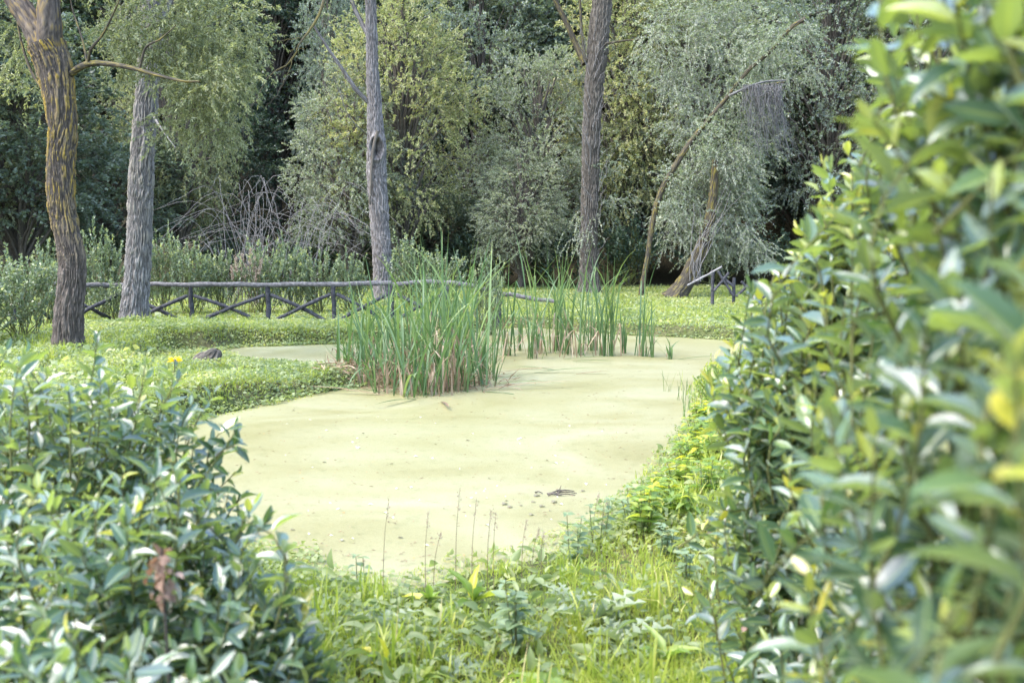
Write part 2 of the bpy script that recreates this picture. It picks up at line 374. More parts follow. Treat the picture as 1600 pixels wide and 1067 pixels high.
# ground
def ground_mat():
    m, n, l = mat("ground")
    g = n.new("ShaderNodeNewGeometry")
    n1 = n.new("ShaderNodeTexNoise"); n1.inputs["Scale"].default_value = 0.9; n1.inputs["Detail"].default_value = 6; l.new(g.outputs["Position"], n1.inputs["Vector"])
    n2 = n.new("ShaderNodeTexNoise"); n2.inputs["Scale"].default_value = 14; n2.inputs["Detail"].default_value = 6; l.new(g.outputs["Position"], n2.inputs["Vector"])
    r1 = ramp(n, [(0.35, (0.075, 0.10, 0.03)), (0.62, (0.13, 0.125, 0.055)), (0.8, (0.15, 0.11, 0.075))]); l.new(n1.outputs[0], r1.inputs[0])
    r2 = ramp(n, [(0.3, (0.35, 0.35, 0.35)), (0.7, (1, 1, 1))]); l.new(n2.outputs[0], r2.inputs[0])
    mx = n.new("ShaderNodeMix"); mx.data_type = 'RGBA'; mx.blend_type = 'MULTIPLY'; mx.inputs[0].default_value = 1; l.new(r1.outputs[0], mx.inputs[6]); l.new(r2.outputs[0], mx.inputs[7])
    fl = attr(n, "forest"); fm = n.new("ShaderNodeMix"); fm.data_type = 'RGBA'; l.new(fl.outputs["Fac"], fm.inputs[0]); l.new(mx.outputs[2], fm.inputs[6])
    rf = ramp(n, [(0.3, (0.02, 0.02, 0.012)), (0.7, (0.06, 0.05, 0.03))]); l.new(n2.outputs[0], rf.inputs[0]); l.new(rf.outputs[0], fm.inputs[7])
    p = n.new("ShaderNodeBsdfPrincipled"); l.new(fm.outputs[2], p.inputs["Base Color"]); p.inputs["Roughness"].default_value = 0.95; p.inputs["Specular IOR Level"].default_value = 0.1
    b = n.new("ShaderNodeBump"); b.inputs["Strength"].default_value = 0.8; b.inputs["Distance"].default_value = 0.05; l.new(n2.outputs[0], b.inputs["Height"]); l.new(b.outputs[0], p.inputs["Normal"])
    o = n.new("ShaderNodeOutputMaterial"); l.new(p.outputs[0], o.inputs[0]); return m
def pond_mat():
    m, n, l = mat("duckweed")
    g = n.new("ShaderNodeNewGeometry")
    mp = n.new("ShaderNodeMapping"); mp.inputs["Scale"].default_value = (0.45, 0.55, 1); mp.inputs["Rotation"].default_value = (0, 0, 0.5); l.new(g.outputs["Position"], mp.inputs[0])
    n1 = n.new("ShaderNodeTexNoise"); n1.inputs["Scale"].default_value = 0.7; n1.inputs["Detail"].default_value = 6; n1.inputs["Distortion"].default_value = 1.6; l.new(mp.outputs[0], n1.inputs["Vector"])
    r1 = ramp(n, [(0.30, (0.246, 0.218, 0.103)), (0.44, (0.288, 0.260, 0.140)), (0.56, (0.318, 0.292, 0.178)), (0.70, (0.365, 0.342, 0.24))]); l.new(n1.outputs[0], r1.inputs[0])
    v = n.new("ShaderNodeTexVoronoi"); v.inputs["Scale"].default_value = 120; l.new(g.outputs["Position"], v.inputs["Vector"])
    rv = ramp(n, [(0.0, (1.06, 1.06, 1.0)), (0.7, (0.72, 0.75, 0.62))]); l.new(v.outputs["Distance"], rv.inputs[0])
    mx = n.new("ShaderNodeMix"); mx.data_type = 'RGBA'; mx.blend_type = 'MULTIPLY'; mx.inputs[0].default_value = 1; l.new(r1.outputs[0], mx.inputs[6]); l.new(rv.outputs[0], mx.inputs[7])
    n3 = n.new("ShaderNodeTexNoise"); n3.inputs["Scale"].default_value = 9; n3.inputs["Detail"].default_value = 6; n3.inputs["Roughness"].default_value = 0.7; l.new(g.outputs["Position"], n3.inputs["Vector"])
    r3 = ramp(n, [(0.33, (0.70, 0.74, 0.62)), (0.46, (1, 1, 1)), (0.62, (1, 1, 1)), (0.72, (1.1, 1.1, 1.12))]); l.new(n3.outputs[0], r3.inputs[0])
    m3 = n.new("ShaderNodeMix"); m3.data_type = 'RGBA'; m3.blend_type = 'MULTIPLY'; m3.inputs[0].default_value = 0.7; l.new(mx.outputs[2], m3.inputs[6]); l.new(r3.outputs[0], m3.inputs[7])
    p = n.new("ShaderNodeBsdfPrincipled"); l.new(m3.outputs[2], p.inputs["Base Color"]); p.inputs["Roughness"].default_value = 0.34; p.inputs["Specular IOR Level"].default_value = 0.5
    b = n.new("ShaderNodeBump"); b.inputs["Strength"].default_value = 0.35; b.inputs["Distance"].default_value = 0.003; l.new(v.outputs["Distance"], b.inputs["Height"]); l.new(b.outputs[0], p.inputs["Normal"])
    o = n.new("ShaderNodeOutputMaterial"); l.new(p.outputs[0], o.inputs[0]); return m
M['ground'] = ground_mat(); M['pond'] = pond_mat()

# ------------------------------------------------------------------ setting: ground and pond
def grid_mesh(xs, ys):
    X, Y = np.meshgrid(xs, ys, indexing='ij'); Z = height(X, Y)
    V = np.stack([X, Y, Z], -1).reshape(-1, 3)
    i = np.arange(len(xs) * len(ys)).reshape(len(xs), len(ys))
    Q = np.stack([i[:-1, :-1], i[1:, :-1], i[1:, 1:], i[:-1, 1:]], -1).reshape(-1, 4)
    return V, Q
xs = np.concatenate([-np.geomspace(300, 15, 24), np.arange(-14, 14.01, 0.14), np.geomspace(15, 300, 24)])
ys = np.concatenate([-np.geomspace(200, 1, 12), np.arange(0, 30, 0.14), np.arange(30, 70, 1.0), np.geomspace(70, 400, 14)])
V, Q = grid_mesh(xs, ys)
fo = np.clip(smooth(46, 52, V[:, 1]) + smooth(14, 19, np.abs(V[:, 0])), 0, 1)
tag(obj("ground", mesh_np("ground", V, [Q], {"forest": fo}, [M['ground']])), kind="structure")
# duckweed-covered water: a sheet a little wider than the outline, cut by the banks
c0 = PONDR.mean(0)
bb0, bb1 = PONDR.min(0) - 0.3, PONDR.max(0) + 0.3
gx, gy = np.arange(bb0[0], bb1[0], 0.25), np.arange(bb0[1], bb1[1], 0.25)
X, Y = np.meshgrid(gx, gy, indexing='ij'); dd = sdf(X, Y).reshape(X.shape)
i = np.arange(X.size).reshape(X.shape)
Q = np.stack([i[:-1, :-1], i[1:, :-1], i[1:, 1:], i[:-1, 1:]], -1)
keep = (np.minimum.reduce([dd[:-1, :-1], dd[1:, :-1], dd[1:, 1:], dd[:-1, 1:]]) < 0.25)
tag(obj("pond_water", mesh_np("pond_water", np.stack([X, Y, np.full_like(X, WZ)], -1).reshape(-1, 3), [Q[keep]], None, [M['pond']])), kind="structure")

# ------------------------------------------------------------------ trunks and crowns
def trunk_mesh(name, pts, radii, material, sides=140, rings=200, ridge=0.05, freq=16.0, flare=0.35, hollow=None, seed=0):
    """one furrowed stem: pts (m,3), radii (m,)"""
    pr = curve_pts(np.column_stack([pts, radii]), rings); P, Rr = pr[:, :3], pr[:, 3].copy()
    Ls = np.concatenate([[0], np.cumsum(np.linalg.norm(np.diff(P, axis=0), axis=1))])
    Rr *= 1 + flare * np.exp(-Ls / 0.35)
    T = nrm(np.gradient(P, axis=0)); A = np.cross(T, np.array([0, 1.0, 0.0])); A = nrm(A); B = np.cross(T, A)
    th = np.arange(sides) / sides * 2 * np.pi
    rm = float(np.mean(radii))
    TH, LL = np.meshgrid(th, Ls, indexing='xy')
    RR = np.repeat(Rr[:, None], sides, 1)
    cx, cy = np.cos(TH) * rm, np.sin(TH) * rm
    warp = 0.16 * (vnoise(cx * 4, cy * 4, LL * 1.3 + seed) - 0.5)
    def rid(f, zf, o):
        a = 0.7 * vnoise((cx + warp) * f + o, (cy + warp) * f, LL * zf + o) + 0.3 * vnoise((cx + warp) * f * 2.1, (cy - warp) * f * 2.1 + o, LL * zf * 2 + o); return 1 - np.abs(2 * a - 1)
    fq = freq * 1.75; r1 = rid(fq, fq * 0.12, 3 + seed); r2 = rid(fq * 1.7, fq * 0.55, 17 + seed)
    ridge_v = np.clip(1.2 - 1.15 * r1 ** 2.2 + 0.75 * (0.5 - r2), 0, 1)
    lump = 0.10 * (vnoise(cx * 3 + seed, cy * 3, LL * 1.1) - 0.5)
    disp = ridge * (ridge_v - 0.6) + lump * RR
    butt = 0.10 * np.exp(-LL / 0.3) * np.cos(TH * 5 + seed) * RR
    rad = RR + disp * np.minimum(1, RR / 0.12) + butt
    if hollow is not None:
        hz, hth, hw, hh, dep = hollow
        da = np.angle(np.exp(1j * (TH - hth)))
        q = (da / hw) ** 2 + ((LL - hz) / hh) ** 2
        rad = rad - dep * RR * np.exp(-q ** 2) + 0.30 * RR * np.exp(-((np.sqrt(q) - 1.35) / 0.3) ** 2)
    Vv = P[:, None] + rad[..., None] * (A[:, None] * np.cos(TH)[..., None] + B[:, None] * np.sin(TH)[..., None])
    i = np.arange(rings * sides).reshape(rings, sides)
    Q = np.stack([i[:-1], np.roll(i, -1, 1)[:-1], np.roll(i, -1, 1)[1:], i[1:]], -1).reshape(-1, 4)
    bk = np.stack([cx, cy, LL], -1).reshape(-1, 3)
    return mesh_np(name, Vv.reshape(-1, 3), [Q], {"bark": bk, "ridge": ridge_v.ravel()}, [material])
def limb(mb, pts, r0, r1, n=14, k=8, wob=0.0):
    P = curve_pts(pts, n)
    if wob: P[1:-1] += rng.normal(size=(n - 2, 3)) * wob
    Rr = np.linspace(r0, r1, n)
    Vv, q = tubes(P[None], Rr[None], k)
    Ls = np.concatenate([[0], np.cumsum(np.linalg.norm(np.diff(P, axis=0), axis=1))])
    th = np.tile(np.arange(k) / k * 2 * np.pi, n)
    mb.add(Vv, q)
    return P
def bark_attr(mb, mesh):
    """simple unrolled bark coordinates for tube-only meshes"""
    n = len(mesh.vertices); co = np.empty(n * 3, np.float32); mesh.vertices.foreach_get("co", co)
    t = mesh.attributes.new("bark", 'FLOAT_VECTOR', 'POINT'); t.data.foreach_set("vector", co)
    t2 = mesh.attributes.new("ridge", 'FLOAT', 'POINT'); t2.data.foreach_set("value", np.full(n, 0.6, np.float32))

def sprays(starts, dirs, L, droop, nl, leaf_l, leaf_w, spread=0.8, upbias=0.7, hang=0.0, base_rnd=None, bias=None):
    """leafy twigs: returns leaf V,Q,attrs and the twig polylines"""
    Mn = len(starts); t = np.linspace(0, 1, 6)
    Pt = starts[:, None] + dirs[:, None] * (L[:, None] * t)[..., None]
    Pt[:, :, 2] -= droop * L[:, None] * t[None] ** 2
    Pt += np.cumsum(rng.normal(size=Pt.shape) * 0.02, axis=1) * L[:, None, None]
    tt = rng.uniform(0.12, 1.02, (Mn, nl)); ii = np.minimum((tt * 5).astype(int), 4); ft = tt * 5 - ii
    ar = np.arange(Mn)[:, None]
    pos = Pt[ar, ii] + (Pt[ar, ii + 1] - Pt[ar, ii]) * ft[..., None]
    tan = nrm(Pt[ar, ii + 1] - Pt[ar, ii])
    pos = pos.reshape(-1, 3); tan = tan.reshape(-1, 3); N = len(pos)
    d = nrm(tan * 0.75 + unit_rand(N) * spread + np.array([0, 0, -hang]))
    up = nrm(unit_rand(N) + np.array([0, 0, upbias]))
    ln = leaf_l * rng.uniform(0.6, 1.25, N); wd = leaf_w * rng.uniform(0.75, 1.2, N)
    b = rng.uniform(0, 1, Mn) if base_rnd is None else base_rnd
    rnd = np.clip(np.repeat(b, nl) * 0.6 + rng.uniform(0, 0.4, N) + (0 if bias is None else bias), 0, 1)
    Vv, q, a = place(DIA, pos, d, up, ln, wd, rnd)
    return (Vv, q, a), Pt

def crown_meshes(name, rad, mat_leaf, mat_wood, n_clump=34, twigs=22, nl=34, leaf=(0.085, 0.03), L=(0.5, 1.1), droop=0.5, hang=0.0, zc=0.0,
                 root=None, clump_r=0.17, spread=0.8, flat_bottom=-0.58):
    """crown around (0,0,zc): uneven clumps of leafy twigs on limbs reaching from the trunk axis"""
    rad = np.asarray(rad, float)
    cen = []
    while len(cen) < n_clump:
        p = unit_rand(1)[0] * rng.uniform(0.45, 1.0) ** 0.6
        if p[2] < flat_bottom: continue
        if all(np.linalg.norm(p - q) > 0.20 for q in cen) or rng.random() < 0.2: cen.append(p)
    cen = np.array(cen)
    rsz = rng.uniform(0.6, 1.35, n_clump)
    lv, wd = MB(), MB()
    bases = rng.uniform(0, 1, n_clump)
    for c, rs, b in zip(cen, rsz, bases):
        nt_ = max(6, int(twigs * rs ** 2))
        off = unit_rand(nt_) * (rng.uniform(0, 1, nt_) ** 0.5 * clump_r * rs)[:, None]
        st = c[None] * rad + off * np.array([1, 1, 0.7]) + np.array([0, 0, zc])
        d = nrm(nrm(c * rad * [1, 1, .6])[None] * 0.5 + nrm(off) * 0.8 + unit_rand(nt_) * 0.4)
        (lv_, q, a), Pt = sprays(st, d, rng.uniform(*L, nt_), droop, nl, leaf[0], leaf[1], spread=spread, hang=hang,
                                 base_rnd=np.clip(b * 0.7 + rng.uniform(0, 0.35, nt_), 0, 1))
        lv.add(lv_, q, **a)
        tv, tq = tubes(Pt, np.tile(np.linspace(0.007, 0.003, 6), (nt_, 1)), 3)
        wd.add(tv, tq)
        # limb from the axis to the clump
        z0 = zc + rad[2] * np.clip(c[2] - 0.55, -0.9, 0.5)
        s = np.array([0, 0, z0]) if root is None else np.asarray(root)
        e = c * rad + np.array([0, 0, zc]); mid = s + (e - s) * 0.5 + np.array([0, 0, 0.12 * rad[2]]) + rng.normal(size=3) * 0.06 * rad
        limb(wd, [s, mid, e], 0.045 * rs * rad[0] / 2.5 + 0.012, 0.010, 9, 5, 0.02)
    return lv.mesh(name + "_crown", mat_leaf, False), wd, mat_wood

# ---- the four tall trunks beside the pond
def stem_from_px(pxs, Y, zbase=None):
    return np.array([at(x, y, Y) for x, y, _ in pxs]), np.array([wpx * 0.5 * Y / F for *_, wpx in pxs])
def px2ground(px, py, z=0.0):
    p = on_z(px, py, z); return p
def hero(name, label, pxs, base_px, material, **kw):
    Y = on_z(*base_px)[1]
    pts, rad = stem_from_px(pxs, Y)
    gz = float(height(np.array([pts[0, 0]]), np.array([Y]))[0])
    loc = np.array([pts[0, 0], Y, gz])
    t = thing(name, label, "tree", loc)
    pts = pts - loc
    pts[0, 2] = min(pts[0, 2], -0.12)
    me = trunk_mesh("trunk", pts, rad, material, **kw)
    tr = obj("trunk", me, t)
    return t, tr, pts, rad, loc, Y

TREES = {}
# 1: thick leaning trunk, orange lichen, forked above
px1 = [(105, 556, 46), (107, 500, 44), (112, 440, 41), (112, 400, 40), (104, 360, 40), (96, 320, 41), (95, 260, 42), (98, 205, 43), (93, 150, 48), (84, 105, 53), (72, 70, 58)]
t1, tr1, P1, r1, L1, Y1 = hero("willow_tree", "thick crooked tree with orange lichen on its furrowed trunk, forking near the top", px1, (105, 548), M['bark_mossy'], rings=330, sides=220, ridge=0.042, freq=15, seed=1, flare=0.12)
def local(px, py, Y, loc): return at(px, py, Y) - loc
def branch_obj(parent, loc, material, specs, name="branch"):
    parent = [c for c in parent.children if c.name.startswith('trunk')][0]
    for pts, ra, rb in specs:
        pts = np.array([p if len(p) == 3 and not isinstance(p, tuple) else p for p in pts], float)
        rads = np.linspace(ra, rb, len(pts))
        me = trunk_mesh(name, pts, rads, material, sides=40, rings=max(24, int(8 * len(pts))), ridge=min(0.03, ra * 0.22), freq=18, flare=0.0, seed=int(ra * 1000))
        obj(name, me, parent)
up = np.array([0, 0, 1.0])
b = lambda x, y, dy=0.0: local(x, y, Y1 + dy, L1)
branch_obj(t1, L1, M['bark_mossy_limb'], [
    ([b(76, 88), b(60, 55, .1), b(35, 15, .2), b(8, -25, .3), b(-30, -90, .5), b(-80, -190, .8), b(-120, -320, 1)], 0.26, 0.10),
    ([b(78, 92), b(78, 50, -.1), b(77, 0, -.1), b(84, -60, .1), b(100, -150, .4), b(95, -300, .5)], 0.25, 0.10)])
branch_obj(t1, L1, M['bark_moss'], [
    ([b(108, 118), b(128, 104, -.2), b(150, 99, -.4), b(182, 102, -.6), b(215, 109, -.8), b(246, 118, -1.0), b(285, 127, -1.2), b(312, 128, -1.3)], 0.068, 0.015),
    ([b(137, 102, -.3), b(142, 78, -.5), b(160, 55, -.6), b(178, 20, -.8), b(195, -20, -1.0)], 0.028, 0.012),
    ([b(137, 100, -.3), b(128, 60, -.2), b(112, 10, 0), b(108, -30, 0)], 0.022, 0.010),
    ([b(218, 109, -.8), b(228, 75, -.9), b(250, 62, -1.1), b(275, 40, -1.2)], 0.024, 0.008),
    ([b(68, 142), b(48, 110, .3), b(32, 60, .5), b(22, 0, .7), b(5, -60, .9)], 0.03, 0.015)])
# its leafy sprays: hanging twigs of willow leaves over the second trunk and up out of frame
def foliage_px(lst, Y, loc, leafm, name="crown", n_per=26, nl=36, leaf=(0.085, 0.026), L=(0.35, 0.8), droop=0.45, sig=None, hang=0.15, depth=1.0):
    lv, tw = MB(), MB()
    for px, py, sx, sy, n in lst:
        c = local(px, py, Y, loc); s = np.array([sx * Y / F, depth, sy * Y / F])
        nclump = max(2, n // n_per)
        for _ in range(nclump):
            cc = c + unit_rand(1)[0] * s * rng.uniform(0, 1) ** 0.5
            st = cc + rng.normal(size=(n_per, 3)) * np.array([0.3, 0.3, 0.22])
            d = nrm(unit_rand(n_per) * 0.8 + nrm(cc - c + 1e-3)[None] * 0.5 + np.array([0.1, 0, 0.0]))
            (v, q, a), Pt = sprays(st, d, rng.uniform(*L, n_per), droop, nl, *leaf, spread=0.75, hang=hang,
                                   base_rnd=np.clip(rng.uniform(0, 0.75) + rng.uniform(0, .3, n_per), 0, 1))
            lv.add(v, q, **a)
            tv, tq = tubes(Pt, np.tile(np.linspace(0.006, 0.003, 6), (n_per, 1)), 3); tw.add(tv, tq)
    return lv, tw
lv, tw = foliage_px([(250, 60, 90, 45, 200), (350, 45, 60, 55, 170), (300, 130, 70, 30, 100), (345, 130, 35, 45, 100), (300, 185, 30, 25, 60), (325, 165, 30, 35, 80), (200, 70, 40, 40, 100),
                     (60, 40, 60, 30, 60), (20, 120, 30, 50, 40), (120, -90, 260, 70, 420), (150, -230, 300, 90, 420)], Y1 + 1.6, L1, M['olive'])
obj("crown", lv.mesh("crown", M['olive'], False), t1)
obj("branchwork", tw.mesh("branchwork", M['twig_green']), t1)
# 2: straight grey trunk
px2 = [(210, 512, 46), (211, 480, 41), (214, 440, 38), (217, 390, 38), (219, 330, 38), (221, 280, 37), (223, 230, 36), (227, 180, 35), (231, 130, 34), (234, 90, 33), (238, 20, 30), (242, -80, 26), (250, -220, 20)]
t2, tr2, P2, r2, L2, Y2 = hero("poplar_tree", "straight grey furrowed trunk beside the fence, second from the left", px2, (208, 506), M['bark_grey'], rings=330, sides=200, ridge=0.05, freq=14, seed=2)
b = lambda x, y, dy=0.0: local(x, y, Y2 + dy, L2)
branch_obj(t2, L2, M['twig'], [([b(238, 178, -.3), b(248, 195, -.6), b(262, 215, -.8), b(274, 231, -.9)], 0.03, 0.012),
                               ([b(236, 60), b(262, 10, .4), b(300, -60, .6), b(330, -140, .8)], 0.09, 0.03),
                               ([b(237, 30), b(205, -40, -.3), b(170, -120, -.4)], 0.09, 0.03)])
lv, tw = foliage_px([(240, -60, 130, 50, 260), (260, -170, 200, 80, 400), (250, 30, 60, 40, 60)], Y2 + 0.5, L2, M['olive'])
obj("crown", lv.mesh("crown", M['olive'], False), t2); obj("branchwork", tw.mesh("branchwork", M['twig']), t2)
# 3: middle trunk with a hollow and a torn strip
px3 = [(601, 476, 32), (599, 440, 29), (597, 400, 29), (594, 350, 29), (590, 300, 31), (588, 260, 31), (588, 225, 30), (586, 190, 25), (584, 150, 21), (582, 110, 19), (581, 60, 17), (579, 0, 16), (577, -100, 13), (575, -240, 9)]
t3, tr3, P3, r3, L3, Y3 = hero("poplar_tree", "slim grey trunk with a dark rotted hollow, behind the tall cattails", px3, (600, 466), M['bark_pale'], rings=330, sides=160, ridge=0.05, freq=15, seed=3, hollow=None)
# hollow is placed after the height of the trunk is known
zh = float(local(591, 226, Y3, L3)[2])
bpy.data.meshes.remove(tr3.data)
tr3 = obj("trunk", trunk_mesh("trunk", P3, r3, M['bark_pale'], sides=160, rings=330, ridge=0.05, freq=15, seed=3, hollow=(zh + 0.02, 0.5 * math.pi + 0.15, 0.50, 0.30, 0.95)), t3)
b = lambda x, y, dy=0.0: local(x, y, Y3 + dy, L3)
branch_obj(t3, L3, M['bark_pale'], [([b(578, 162), b(556, 140, -.3), b(536, 110, -.5), b(515, 80, -.7), b(490, 40, -1)], 0.095, 0.04),
                                    ([b(578, 58), b(566, 38, .2), b(552, 8, .3), b(540, -30, .4), b(520, -120, .5)], 0.10, 0.05),
                                    ([b(580, 215), b(556, 195, -.5), b(540, 172, -.7), b(530, 140, -.8), b(522, 120, -.9)], 0.02, 0.008)])
mb_ = MB()
limb(mb_, [b(578, 320, -.35), b(580, 280, -.42), b(582, 240, -.44), b(590, 205, -.40)], 0.04, 0.06, 16, 8, 0.008)
me = mb_.mesh("torn_strip", M['bark_dark']); bark_attr(mb_, me); obj("torn_strip", me, tr3)
lv, tw = foliage_px([(560, -70, 140, 50, 260), (570, -180, 180, 80, 320)], Y3, L3, M['willow_pale'])
obj("crown", lv.mesh("crown", M['willow_pale'], False), t3); obj("branchwork", tw.mesh("branchwork", M['twig']), t3)
# 4: right-hand trunk, wrapped in fine shoots
px4 = [(921, 462, 33), (920, 430, 29), (920, 380, 27), (921, 320, 27), (923, 260, 28), (924, 200, 28), (928, 140, 29), (933, 90, 31), (937, 40, 32), (941, 0, 30), (948, -90, 24), (955, -220, 18)]
t4, tr4, P4, r4, L4, Y4 = hero("poplar_tree", "rough brown trunk wrapped in thin dry shoots, right of the cattails", px4, (921, 456), M['bark_dark'], rings=330, sides=160, ridge=0.07, freq=13, seed=4)
b = lambda x, y, dy=0.0: local(x, y, Y4 + dy, L4)
branch_obj(t4, L4, M['bark_moss'], [([b(914, 100), b(900, 70, .3), b(882, 30, .5), b(862, -10, .8), b(840, -60, 1)], 0.14, 0.08),
                                    ([b(914, 92, -.2), b(909, 50, -.3), b(906, 0, -.3), b(900, -60, -.3)], 0.07, 0.045),
                                    ([b(940, 70, -.2), b(962, 66, -.5), b(985, 63, -.7), b(1004, 64, -.9)], 0.05, 0.025)])
mb_ = MB()
for k in range(60):
    y0 = rng.uniform(60, 420); sx = rng.choice([-1, 1]); x0 = 925 + sx * rng.uniform(0, 11)
    ln = rng.uniform(25, 70)
    limb(mb_, [b(x0, y0, -.42), b(x0 + sx * rng.uniform(2, 12), y0 - ln * .5, -.5 - rng.uniform(0, .3)), b(x0 + sx * rng.uniform(0, 26), y0 - ln, -.5 - rng.uniform(0, .6))], 0.012, 0.004, 7, 4, 0.02)
me = mb_.mesh("climbing_shoots", M['twig']); obj("climbing_shoots", me, tr4)
lv, tw = foliage_px([(930, -60, 160, 40, 300), (950, -180, 200, 80, 340), (905, 250, 25, 150, 60), (945, 300, 25, 120, 50)], Y4, L4, M['willow_grey'], leaf=(0.09, 0.04))
obj("crown", lv.mesh("crown", M['willow_grey'], False), t4); obj("branchwork", tw.mesh("branchwork", M['twig']), t4)
# 5: slender leaning tree, mossy
px5 = [(1001, 465, 8.8), (1005, 440, 8.0), (1012, 400, 8.0), (1018, 360, 8.8), (1026, 320, 9.6), (1040, 285, 9.6), (1058, 255, 9.6), (1075, 228, 8.8), (1105, 190, 7.2), (1140, 148, 6.4), (1170, 110, 5.6), (1205, 80, 5.6), (1235, 45, 6.4), (1258, 30, 6.4)]
t5, tr5, P5, r5, L5, Y5 = hero("leaning_tree", "slender mossy tree leaning far to the right over the meadow", px5, (1002, 462), M['bark_moss'], rings=200, sides=40, ridge=0.02, freq=18, seed=5, flare=0.4)
b = lambda x, y, dy=0.0: local(x, y, Y5 + dy, L5)
branch_obj(t5, L5, M['bark_moss'], [([b(1139, 150), b(1160, 143, -.3), b(1190, 134, -.5), b(1225, 129, -.7)], 0.07, 0.03)])
lv, tw = foliage_px([(1150, 60, 90, 60, 380), (1120, 130, 80, 50, 280), (1060, 60, 60, 60, 240), (1230, 80, 50, 60, 140), (1080, 200, 60, 40, 160), (1180, -60, 140, 40, 200)], Y5 + 1.2, L5, M['willow_grey'], leaf=(0.08, 0.034), L=(0.5, 1.0), droop=0.5)
lv2, tw2 = foliage_px([(1090, 205, 45, 35, 90), (1150, 130, 50, 35, 110), (1215, 70, 40, 30, 80), (1040, 300, 25, 45, 50)], Y5 - 0.3, L5, M['willow_grey'], leaf=(0.08, 0.034), L=(0.4, 0.8), droop=0.4, depth=.3)
lv.add(np.concatenate(lv2.V), np.concatenate(lv2.Q), **{k_: np.concatenate(v_) for k_, v_ in lv2.at.items()})
obj("crown", lv.mesh("crown", M['willow_grey'], False), t5); obj("branchwork", tw.mesh("branchwork", M['twig']), t5)
# 6: short dark leaning trunk
px6 = [(1052, 470, 36), (1062, 455, 30), (1073, 437, 26), (1084, 415, 24), (1096, 390, 22), (1108, 350, 18), (1115, 300, 14), (1118, 250, 9)]
t6, tr6, P6, r6, L6, Y6 = hero("leaning_tree", "squat dark mossy trunk leaning under a dense grey-leaved crown, by the broken fence", px6, (1056, 463), M['bark_moss'], rings=120, sides=90, ridge=0.05, freq=11, seed=6, flare=0.2)
lv, tw = foliage_px([(1110, 300, 70, 60, 420), (1150, 330, 55, 60, 300), (1075, 330, 40, 50, 200), (1130, 240, 60, 40, 240), (1160, 390, 40, 25, 120), (1090, 395, 40, 18, 60), (1125, 385, 60, 30, 160)], Y6 + 1.0, L6, M['willow_grey'], leaf=(0.08, 0.04), L=(0.4, 0.9), droop=0.4)
obj("crown", lv.mesh("crown", M['willow_grey'], False), t6)
b = lambda x, y, dy=0.0: local(x, y, Y6 + dy, L6)
for k in range(12):
    limb(tw, [b(1085 + rng.uniform(-10, 10), 440, -.3), b(1095 + rng.uniform(-15, 25), 390, -.5), b(1110 + rng.uniform(-40, 70), 300 + rng.uniform(-30, 60), rng.uniform(-1, 1))], 0.018, 0.005, 8, 4, 0.04)
obj("branchwork", tw.mesh("branchwork", M['twig']), t6)

# ---- the trees of the wood behind: crown variants, then placed one by one
def tree_variant(kind, seed):
    global rng
    keep_ = rng; rng = np.random.default_rng(seed)
    leafm = {'pale': 'willow_pale', 'grey': 'willow_grey', 'blue': 'willow_blue', 'olive': 'olive', 'mid': 'mid', 'dark': 'dark'}[kind]
    big = kind in ('mid', 'dark')
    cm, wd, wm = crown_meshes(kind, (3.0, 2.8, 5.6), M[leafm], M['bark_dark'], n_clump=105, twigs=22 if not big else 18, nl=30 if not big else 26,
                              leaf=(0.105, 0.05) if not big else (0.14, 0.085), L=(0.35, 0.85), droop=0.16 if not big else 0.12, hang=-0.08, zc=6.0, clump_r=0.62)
    Pt = np.array([[0, 0, -0.5], [0.05, 0.03, 2.0], [-0.05, 0, 5.0], [0.05, -0.05, 8.0], [0, 0, 11.0]]) + rng.normal(size=(5, 3)) * 0.06
    tm = trunk_mesh(kind + "_trunk", Pt, np.array([0.22, 0.19, 0.16, 0.11, 0.04]), M['bark_dark'], sides=40, rings=60, ridge=0.03, freq=14, seed=seed)
    bm_ = wd.mesh(kind + "_branches", M['bark_dark']); bark_attr(wd, bm_)
    rng = keep_
    return cm, tm, bm_
VAR = {}
def wood_tree(px, py, Y, rx, rz, kind, label, var=0, group=None, name=None):
    key = (kind, var)
    if key not in VAR: VAR[key] = tree_variant(kind, 100 + 7 * var + sum(map(ord, kind)))
    cm, tm, bm_ = VAR[key]
    c = at(px, py, Y); gz = float(height(np.array([c[0]]), np.array([Y]))[0])
    sx = rx * Y / F / 3.0; top = c[2] + rz * Y / F - gz
    szc = top / 11.6
    t = thing(name or {'pale': 'willow_tree', 'grey': 'willow_tree', 'blue': 'willow_tree', 'olive': 'willow_tree', 'mid': 'broadleaf_tree', 'dark': 'evergreen_tree'}[kind], label, "tree", (c[0], Y, gz), rng.uniform(0, 6.28), group)
    sz = szc
    t.scale = (sx, sx, sz)
    obj("crown", cm, t); obj("trunk", tm, t); obj("branches", bm_, t)
    return t
